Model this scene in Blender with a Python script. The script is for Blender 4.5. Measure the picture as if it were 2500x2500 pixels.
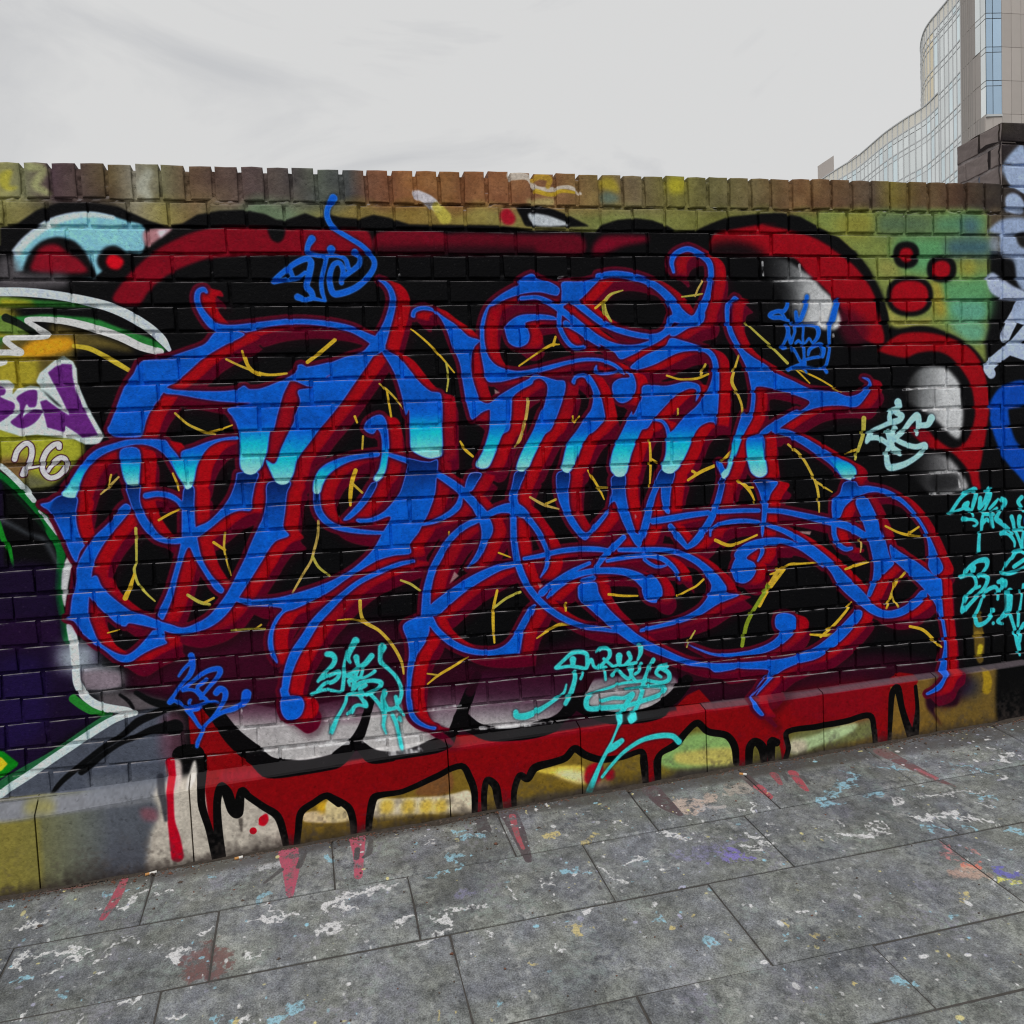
import bpy, bmesh, math, random
import numpy as np
from mathutils import Vector, Matrix, Euler

# ---------------------------------------------------------------- clean start
for o in list(bpy.data.objects):
    bpy.data.objects.remove(o)
scene = bpy.context.scene
COL = scene.collection
R = math.radians
random.seed(11)

# ---------------------------------------------------------------- camera (hand-held at the kerb, slightly turned right, tipped down and rolled)
ZO = 2.0
cam_d = bpy.data.cameras.new('camera')
cam = bpy.data.objects.new('camera', cam_d)
COL.objects.link(cam)
cam_d.sensor_fit = 'HORIZONTAL'
cam_d.sensor_width = 36.0
cam_d.lens = 36.0 * 1867.9 / 2500.0
cam_d.shift_x = (1250 - 1071.72) / 2500.0
cam_d.shift_y = (1322.52 - 1250) / 2500.0
cam_d.clip_start = 0.05
cam_d.clip_end = 2000.0
_yaw, _pit, _rol = 0.1672, 0.058, -0.0495
_f = Vector((math.sin(_yaw) * math.cos(_pit), math.cos(_yaw) * math.cos(_pit), -math.sin(_pit)))
_r = Vector((math.cos(_yaw), -math.sin(_yaw), 0.0))
_u = _r.cross(_f)
_r2 = _r * math.cos(_rol) + _u * math.sin(_rol)
_u2 = -_r * math.sin(_rol) + _u * math.cos(_rol)
_m = Matrix((_r2, _u2, -_f)).transposed().to_4x4()
_m.translation = Vector((0.7426, -2.3827, ZO - 0.902))
cam.matrix_world = _m
scene.camera = cam

# ---------------------------------------------------------------- light: thin bright overcast, plus a soft lamp added on the camera side to lift the wall
FILL_SUN_EL, FILL_SUN_AZ = R(57), R(202)                     # azimuth clockwise from +y
fill_sun_dir = Vector((math.sin(FILL_SUN_AZ) * math.cos(FILL_SUN_EL), math.cos(FILL_SUN_AZ) * math.cos(FILL_SUN_EL), math.sin(FILL_SUN_EL)))
fill_sun_d = bpy.data.lights.new('sun', 'SUN')  # lamp added on the camera side to lift the wall
fill_sun_d.energy = 1.5
fill_sun_d.angle = R(30)
fill_sun_d.color = (1.0, 0.975, 0.94)
sun = bpy.data.objects.new('sun', fill_sun_d)  # the added camera-side lamp
COL.objects.link(sun)
sun.rotation_euler = (-fill_sun_dir).to_track_quat('-Z', 'Y').to_euler()
sun.location = (0, -6, 8)

world = bpy.data.worlds.new('World')
scene.world = world
world.use_nodes = True
wn, wl = world.node_tree.nodes, world.node_tree.links
wn.clear()
w_out = wn.new('ShaderNodeOutputWorld')
w_bg = wn.new('ShaderNodeBackground')
w_bg.inputs['Strength'].default_value = 0.1
w_sky = wn.new('ShaderNodeTexSky')
w_sky.sky_type = 'NISHITA'
w_sky.sun_disc = False
w_sky.sun_elevation = FILL_SUN_EL
w_sky.sun_rotation = FILL_SUN_AZ
w_sky.air_density = 1.0
w_sky.dust_density = 3.0
w_tc = wn.new('ShaderNodeTexCoord')
w_map = wn.new('ShaderNodeMapping')
w_map.inputs['Rotation'].default_value = (0, 0, R(34))
w_map.inputs['Location'].default_value = (0.7, 0.0, 0.0)
w_map.inputs['Scale'].default_value = (1.0, 2.2, 2.6)
w_n1 = wn.new('ShaderNodeTexNoise')
w_n1.inputs['Scale'].default_value = 2.6
w_n1.inputs['Detail'].default_value = 7
w_n1.inputs['Roughness'].default_value = 0.55
w_n1.inputs['Distortion'].default_value = 1.1
w_r1 = wn.new('ShaderNodeValToRGB')
w_r1.color_ramp.elements[0].position = 0.31
w_r1.color_ramp.elements[0].color = (5.9, 5.95, 6.05, 1)
w_r1.color_ramp.elements[1].position = 0.49
w_r1.color_ramp.elements[1].color = (7.12, 7.11, 7.05, 1)
w_mix = wn.new('ShaderNodeMixRGB')
w_mix.inputs['Fac'].default_value = 0.95
wl.new(w_tc.outputs['Generated'], w_map.inputs['Vector'])
wl.new(w_map.outputs['Vector'], w_n1.inputs['Vector'])
wl.new(w_n1.outputs['Fac'], w_r1.inputs['Fac'])
wl.new(w_sky.outputs['Color'], w_mix.inputs['Color1'])
wl.new(w_r1.outputs['Color'], w_mix.inputs['Color2'])
wl.new(w_mix.outputs['Color'], w_bg.inputs['Color'])
wl.new(w_bg.outputs['Background'], w_out.inputs['Surface'])

scene.view_settings.view_transform = 'Standard'
scene.view_settings.look = 'None'
scene.view_settings.exposure = 0.0
scene.view_settings.gamma = 1.0
scene.view_settings.use_curve_mapping = False
scene.render.engine = 'CYCLES'
scene.cycles.max_bounces = 6
scene.cycles.diffuse_bounces = 3
scene.cycles.use_denoising = True
scene.cycles.pixel_filter_type = 'BLACKMAN_HARRIS'
scene.cycles.filter_width = 1.15


# ---------------------------------------------------------------- object helpers
def link_mesh(name, me, mat=None, parent=None, loc=(0, 0, 0), rot=(0, 0, 0)):
    o = bpy.data.objects.new(name, me)
    COL.objects.link(o)
    o.location = loc
    o.rotation_euler = rot
    if mat is not None and not me.materials:
        me.materials.append(mat)
    if parent is not None:
        o.parent = parent
    return o


def mesh_from(name, verts, faces, smooth=False):
    me = bpy.data.meshes.new(name)
    me.from_pydata([tuple(v) for v in verts], [], faces)
    me.update()
    if smooth:
        me.polygons.foreach_set('use_smooth', [True] * len(me.polygons))
    return me


def thing(name, label, cat, loc=(0, 0, 0), group=None):
    o = bpy.data.objects.new(name, None)
    COL.objects.link(o)
    o.empty_display_size = 0.2
    o.location = loc
    tag(o, label, cat, group)
    return o


def tag(o, label=None, cat=None, group=None, kind=None):
    if label: o['label'] = label
    if cat: o['category'] = cat
    if group: o['group'] = group
    if kind: o['kind'] = kind
    return o


def grid_mesh(name, xs, zs, fn, smooth=True):
    """sheet over xs * zs, fn(X, Z) -> (x, y, z) arrays"""
    X, Z = np.meshgrid(xs, zs)
    x, y, z = fn(X, Z)
    n, k = len(xs), len(zs)
    co = np.stack([x, y, z], -1).reshape(-1, 3).astype(np.float32)
    i = np.arange((k - 1) * (n - 1))
    a = (i // (n - 1)) * n + i % (n - 1)
    q = np.stack([a, a + 1, a + 1 + n, a + n], -1)
    me = bpy.data.meshes.new(name)
    me.vertices.add(len(co)); me.vertices.foreach_set('co', co.ravel())
    me.loops.add(q.size); me.loops.foreach_set('vertex_index', q.ravel().astype(np.int32))
    me.polygons.add(len(q)); me.polygons.foreach_set('loop_start', (np.arange(len(q)) * 4).astype(np.int32))
    me.update(calc_edges=True)
    me.validate()
    if smooth:
        me.polygons.foreach_set('use_smooth', [True] * len(me.polygons))
    return me


def mat_new(name):
    m = bpy.data.materials.new(name)
    m.use_nodes = True
    return m, m.node_tree.nodes, m.node_tree.links, m.node_tree.nodes['Principled BSDF']
# ---------------------------------------------------------------- survey of the place: wall face is y = 0, x runs along the wall, z up
ZO = 2.0                                             # height of the bed joint under the coping
S_CAM = np.array([0.7426, -2.3827, -0.902]); S_YAW, S_PIT, S_ROL = 0.1672, 0.058, -0.0495
S_F, S_PX, S_PY = 1867.9, 1071.7166, 1322.5181


def s_axes():
    cy, sy = math.cos(S_YAW), math.sin(S_YAW)
    f = np.array([sy * math.cos(S_PIT), cy * math.cos(S_PIT), -math.sin(S_PIT)])
    r = np.array([cy, -sy, 0.0]); u = np.cross(r, f)
    c, s = math.cos(S_ROL), math.sin(S_ROL)
    return f, r * c + u * s, -r * s + u * c


AF, AR, AU = s_axes()


def s_ray(P):
    P = np.atleast_2d(P)
    return AF + AR * ((P[:, 0:1] - S_PX) / S_F) - AU * ((P[:, 1:2] - S_PY) / S_F)


def plinth_out(x):                                   # how far the plinth stands proud of the wall
    return np.clip(0.056 - 0.009 * x, 0.026, 0.062)


def cham_top(x):                                     # z of the top and bottom of its splayed edge, relative to the coping bed
    return -1.7145 + 0.0339 * x


def cham_bot(x):
    return cham_top(x) - np.interp(x, [-0.6, -0.1, 0.27, 1.15, 3.4], [.052, .046, .032, .017, .013])


def base_z(x):
    return -1.976 + 0.0495 * x


GSL = 0.172                                          # the pavement falls away from the wall


def ground_z(x, y):
    return base_z(x) + GSL * (y + 0.05)


def wall_xz(P):
    """survey picture point -> (x, z rel.) on the wall, its splayed edge or its plinth"""
    d = s_ray(P)
    def hit(Y):
        t = (Y - S_CAM[1]) / d[:, 1]
        return S_CAM[0] + d[:, 0] * t, S_CAM[2] + d[:, 2] * t
    x, z = hit(np.zeros(len(d)))
    xp, zp = hit(-plinth_out(x))
    xp, zp = hit(-plinth_out(xp))
    ox, oz = x.copy(), z.copy()
    low = zp < cham_bot(xp)
    ox[low], oz[low] = xp[low], zp[low]
    mid = (~low) & (z < cham_top(x))
    if mid.any():
        w = (cham_top(x) - z) / np.maximum(1e-6, (cham_top(x) - z) + (zp - cham_bot(xp)))
        w = np.clip(w, 0, 1)
        xm, zm = hit(-plinth_out(x) * w)
        ox[mid], oz[mid] = xm[mid], zm[mid]
    return np.column_stack([ox, oz])


def ground_xy(P):
    d = s_ray(P)
    a = d[:, 2] - .0495 * d[:, 0] - GSL * d[:, 1]
    b = -1.976 + .0495 * S_CAM[0] + GSL * (S_CAM[1] + .05) - S_CAM[2]
    t = b / a
    return np.column_stack([S_CAM[0] + d[:, 0] * t, S_CAM[1] + d[:, 1] * t])
# ---------------------------------------------------------------- paint: code that sprays the mural onto a wall-space canvas
REG = {}
for _k, _o, _w in (('A1', (0, 350), 700), ('A2', (600, 350), 700), ('A3', (1200, 350), 700), ('A4', (1800, 350), 700),
                   ('B1', (0, 1000), 700), ('B2', (600, 1000), 700), ('B3', (1200, 1000), 700), ('B4', (1800, 1000), 700),
                   ('C1', (0, 1650), 850), ('C2', (800, 1650), 850), ('C3', (1650, 1650), 850),
                   ('L1', (0, 500), 420), ('L2', (0, 900), 420), ('L3', (0, 1250), 420), ('L5', (0, 1500), 480),
                   ('R4', (2080, 480), 420), ('R5', (2080, 880), 420), ('R6', (2000, 1300), 500),
                   ('T1', (730, 1530), 300), ('T2', (1250, 1550), 450), ('T3', (2300, 1150), 200), ('T4', (2300, 1340), 300),
                   ('T5', (400, 1580), 250), ('T6', (1860, 720), 210), ('T8', (2380, 350), 600), ('P', (0, 0), 1932)):
    REG[_k] = (_o[0], _o[1], _w / 1932.0)


def parse(s, reg='P'):
    """a traced outline -> array of (px, py, width) in survey units"""
    out = []
    for t in s.split():
        if t in REG:
            reg = t
            continue
        v = [float(q) for q in t.split(',')]
        ox, oy, k = REG[reg]
        out.append((ox + v[0] * k, oy + v[1] * k, (v[2] if len(v) > 2 else 0) * k))
    return np.array(out)


class Canvas:
    def __init__(self, w, h, tox, scale):
        self.w, self.h, self.tox, self.sc = w, h, tox, scale
        self.rgb = np.zeros((h, w, 3), np.float32)

    def pts(self, P):
        """survey points -> canvas pixel coordinates, third column half-width in canvas px"""
        xy = self.tox(P[:, :2])
        q = self.tox(P[:, :2] + np.array([4.0, 0]))
        loc = np.hypot(*(q - xy).T) / 4.0
        return np.column_stack([xy, P[:, 2] * loc * 0.5]), float(loc.mean())

    # ---- masks
    def polymask(self, P, soft=0.0, smooth=True, mask=None):
        Q, loc = self.pts(P)
        Q = Q[:, :2]
        if smooth and len(Q) > 3:
            Q = crom(Q, True, 5)
        pad = int(soft * loc * 3 + 4)
        x0 = max(int(Q[:, 0].min()) - pad, 0); x1 = min(int(Q[:, 0].max()) + pad, self.w)
        y0 = max(int(Q[:, 1].min()) - pad, 0); y1 = min(int(Q[:, 1].max()) + pad, self.h)
        if x1 <= x0 or y1 <= y0:
            return None
        W, H = x1 - x0, y1 - y0
        m = np.zeros((H, W + 2), np.float32)
        a = Q - np.array([x0, y0]); b = np.roll(a, -1, 0)
        SUB = 2
        dy = b[:, 1] - a[:, 1]
        keep = np.abs(dy) > 1e-9
        a, b, dy = a[keep], b[keep], dy[keep]
        lo = np.minimum(a[:, 1], b[:, 1]); hi = np.maximum(a[:, 1], b[:, 1])
        sl = (b[:, 0] - a[:, 0]) / dy
        for r in range(H):
            for s in range(SUB):
                yy = r + (s + .5) / SUB
                k = (lo <= yy) & (hi > yy)
                if not k.any():
                    continue
                xs = np.sort(a[k, 0] + (yy - a[k, 1]) * sl[k])
                xs = np.clip(xs, 0, W)
                row = m[r]
                for i in range(0, len(xs) - 1, 2):
                    xa, xb = xs[i], xs[i + 1]
                    ia, ib = int(xa), int(xb)
                    if ia == ib:
                        row[ia] += (xb - xa) / SUB
                    else:
                        row[ia] += (ia + 1 - xa) / SUB
                        row[ia + 1:ib] += 1.0 / SUB
                        row[ib] += (xb - ib) / SUB
        m = np.clip(m[:, :W], 0, 1)
        if soft > 0:
            m = blur(m, soft * loc)
        return m, x0, y0

    def strokemask(self, P, soft=0.0, smooth=True):
        Q, loc = self.pts(P)
        if smooth and len(Q) > 2:
            Q = crom(Q, False, 5)
        e = max(0.7, soft * loc)
        pad = int(Q[:, 2].max() + e * 2 + 3)
        x0 = max(int(Q[:, 0].min()) - pad, 0); x1 = min(int(Q[:, 0].max()) + pad, self.w)
        y0 = max(int(Q[:, 1].min()) - pad, 0); y1 = min(int(Q[:, 1].max()) + pad, self.h)
        if x1 <= x0 or y1 <= y0:
            return None
        m = np.zeros((y1 - y0, x1 - x0), np.float32)
        if len(Q) == 1:
            Q = np.vstack([Q, Q + 1e-3])
        for i in range(len(Q) - 1):
            A, B = Q[i], Q[i + 1]
            pw = max(A[2], B[2]) + e * 2 + 2
            u0 = max(int(min(A[0], B[0]) - pw), x0); u1 = min(int(max(A[0], B[0]) + pw) + 1, x1)
            v0 = max(int(min(A[1], B[1]) - pw), y0); v1 = min(int(max(A[1], B[1]) + pw) + 1, y1)
            if u1 <= u0 or v1 <= v0:
                continue
            X = np.arange(u0, u1, dtype=np.float32)[None, :] + .5 - A[0]
            Y = np.arange(v0, v1, dtype=np.float32)[:, None] + .5 - A[1]
            d = B[:2] - A[:2]
            L = float(d @ d) + 1e-9
            t = np.clip((X * d[0] + Y * d[1]) / L, 0, 1)
            D = np.hypot(X - t * d[0], Y - t * d[1])
            r = A[2] + (B[2] - A[2]) * t
            v = np.clip((r - D) / (2 * e) + .5, 0, 1)
            sub = m[v0 - y0:v1 - y0, u0 - x0:u1 - x0]
            np.maximum(sub, v, out=sub)
        if soft > 0:
            m = m * m * (3 - 2 * m)
        return m, x0, y0

    # ---- painting
    def put(self, M, col, alpha=1.0):
        if M is None:
            return
        m, x0, y0 = M
        reg = self.rgb[y0:y0 + m.shape[0], x0:x0 + m.shape[1]]
        c = np.array(col, np.float32) / 255.0 if not (isinstance(col, np.ndarray) and col.ndim == 3) else col
        k = (m * alpha)[..., None]
        reg += (c - reg) * k

    def poly(self, s, col, soft=0.0, alpha=1.0, smooth=True, reg='P'):
        self.put(self.polymask(parse(s, reg), soft, smooth), col, alpha)

    def line(self, s, col, soft=0.0, alpha=1.0, reg='P', smooth=True):
        self.put(self.strokemask(parse(s, reg), soft, smooth), col, alpha)

    def grad(self, s, stops, axis, soft=0.0, alpha=1.0, reg='P', smooth=True):
        """polygon filled with colour stops [(survey pos, rgb)] along survey axis 0/1 (alpha may be the 4th value)"""
        M = self.polymask(parse(s, reg), soft, smooth)
        if M is None:
            return
        m, x0, y0 = M
        P = parse(s, reg)
        Q, _ = self.pts(P)
        # affine map canvas -> survey, good enough over one shape
        A = np.column_stack([Q[:, :2], np.ones(len(Q))])
        cf = np.linalg.lstsq(A, P[:, axis], rcond=None)[0]
        yy, xx = np.mgrid[y0:y0 + m.shape[0], x0:x0 + m.shape[1]]
        v = cf[0] * xx + cf[1] * yy + cf[2]
        ox, oy, k = REG[reg]
        pos = [((ox, oy)[axis] + st[0] * k) for st in stops]
        col = np.stack([np.interp(v, pos, [st[1][c] for st in stops]) for c in range(3)], -1).astype(np.float32) / 255
        al = np.interp(v, pos, [(st[1][3] if len(st[1]) > 3 else 1.0) for st in stops]).astype(np.float32)
        self.put((m * al, x0, y0), col, alpha)


def crom(Q, closed, n):
    """Catmull-Rom through the points (uniform)"""
    if closed:
        P0, P1, P2, P3 = np.roll(Q, 1, 0), Q, np.roll(Q, -1, 0), np.roll(Q, -2, 0)
    else:
        E = np.vstack([2 * Q[0] - Q[1], Q, 2 * Q[-1] - Q[-2]])
        P0, P1, P2, P3 = E[:-3], E[1:-2], E[2:-1], E[3:]
    # soften tangents so sharp tips do not overshoot
    l0 = np.linalg.norm((P1 - P0)[:, :2], axis=1); l1 = np.linalg.norm((P2 - P1)[:, :2], axis=1); l2 = np.linalg.norm((P3 - P2)[:, :2], axis=1)
    T1 = (P2 - P0) * .5; T2 = (P3 - P1) * .5
    k1 = np.minimum(1, l1 / (np.linalg.norm(T1[:, :2], axis=1) + 1e-9))[:, None]
    k2 = np.minimum(1, l1 / (np.linalg.norm(T2[:, :2], axis=1) + 1e-9))[:, None]
    T1, T2 = T1 * k1, T2 * k2
    out = []
    for i in range(n):
        t = i / n
        h1 = 2 * t**3 - 3 * t**2 + 1; h2 = -2 * t**3 + 3 * t**2; h3 = t**3 - 2 * t**2 + t; h4 = t**3 - t**2
        out.append(P1 * h1 + P2 * h2 + T1 * h3 + T2 * h4)
    R = np.stack(out, 1).reshape(-1, Q.shape[1])
    if not closed:
        R = np.vstack([R, Q[-1]])
    if Q.shape[1] > 2:
        R[:, 2] = np.maximum(R[:, 2], .4)
    return R


def blur(m, s):
    """two box passes each way, about a gaussian of sigma s"""
    r = max(1, int(round(s)))
    for ax in (0, 1):
        for _ in range(2):
            q = m if ax else m.T
            q = np.pad(q, ((0, 0), (r + 1, r)), 'edge')
            c = np.cumsum(q, 1, dtype=np.float32 if r < 30 and q.shape[1] < 4000 else np.float64)
            q = (c[:, 2 * r + 1:] - c[:, :-(2 * r + 1)]) * np.float32(1 / (2 * r + 1))
            m = q if ax else q.T
    return np.ascontiguousarray(m, np.float32)


def lift(dst, src, dx, dy):
    """dst = max(dst, src moved by dx, dy)"""
    h, w = src.shape
    xs, xd = (0, dx) if dx >= 0 else (-dx, 0)
    ys, yd = (0, dy) if dy >= 0 else (-dy, 0)
    nw, nh = w - abs(dx), h - abs(dy)
    v = dst[yd:yd + nh, xd:xd + nw]
    np.maximum(v, src[ys:ys + nh, xs:xs + nw], out=v)


def vnoise(h, w, cell, rng):
    """smooth value noise in 0..1"""
    gh, gw = int(h / cell) + 3, int(w / cell) + 3
    g = rng.random((gh, gw)).astype(np.float32)
    y = np.arange(h) / cell; x = np.arange(w) / cell
    yi, xi = y.astype(int), x.astype(int)
    fy = (y - yi).astype(np.float32); fx = (x - xi).astype(np.float32)
    fy = fy * fy * (3 - 2 * fy); fx = fx * fx * (3 - 2 * fx)
    a = g[yi] * (1 - fy)[:, None] + g[yi + 1] * fy[:, None]
    return a[:, xi] * (1 - fx) + a[:, xi + 1] * fx
RES = 0.00125
CX0, CZ1 = -1.6, 0.36
CVW, CVH = 4720, 1968

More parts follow.
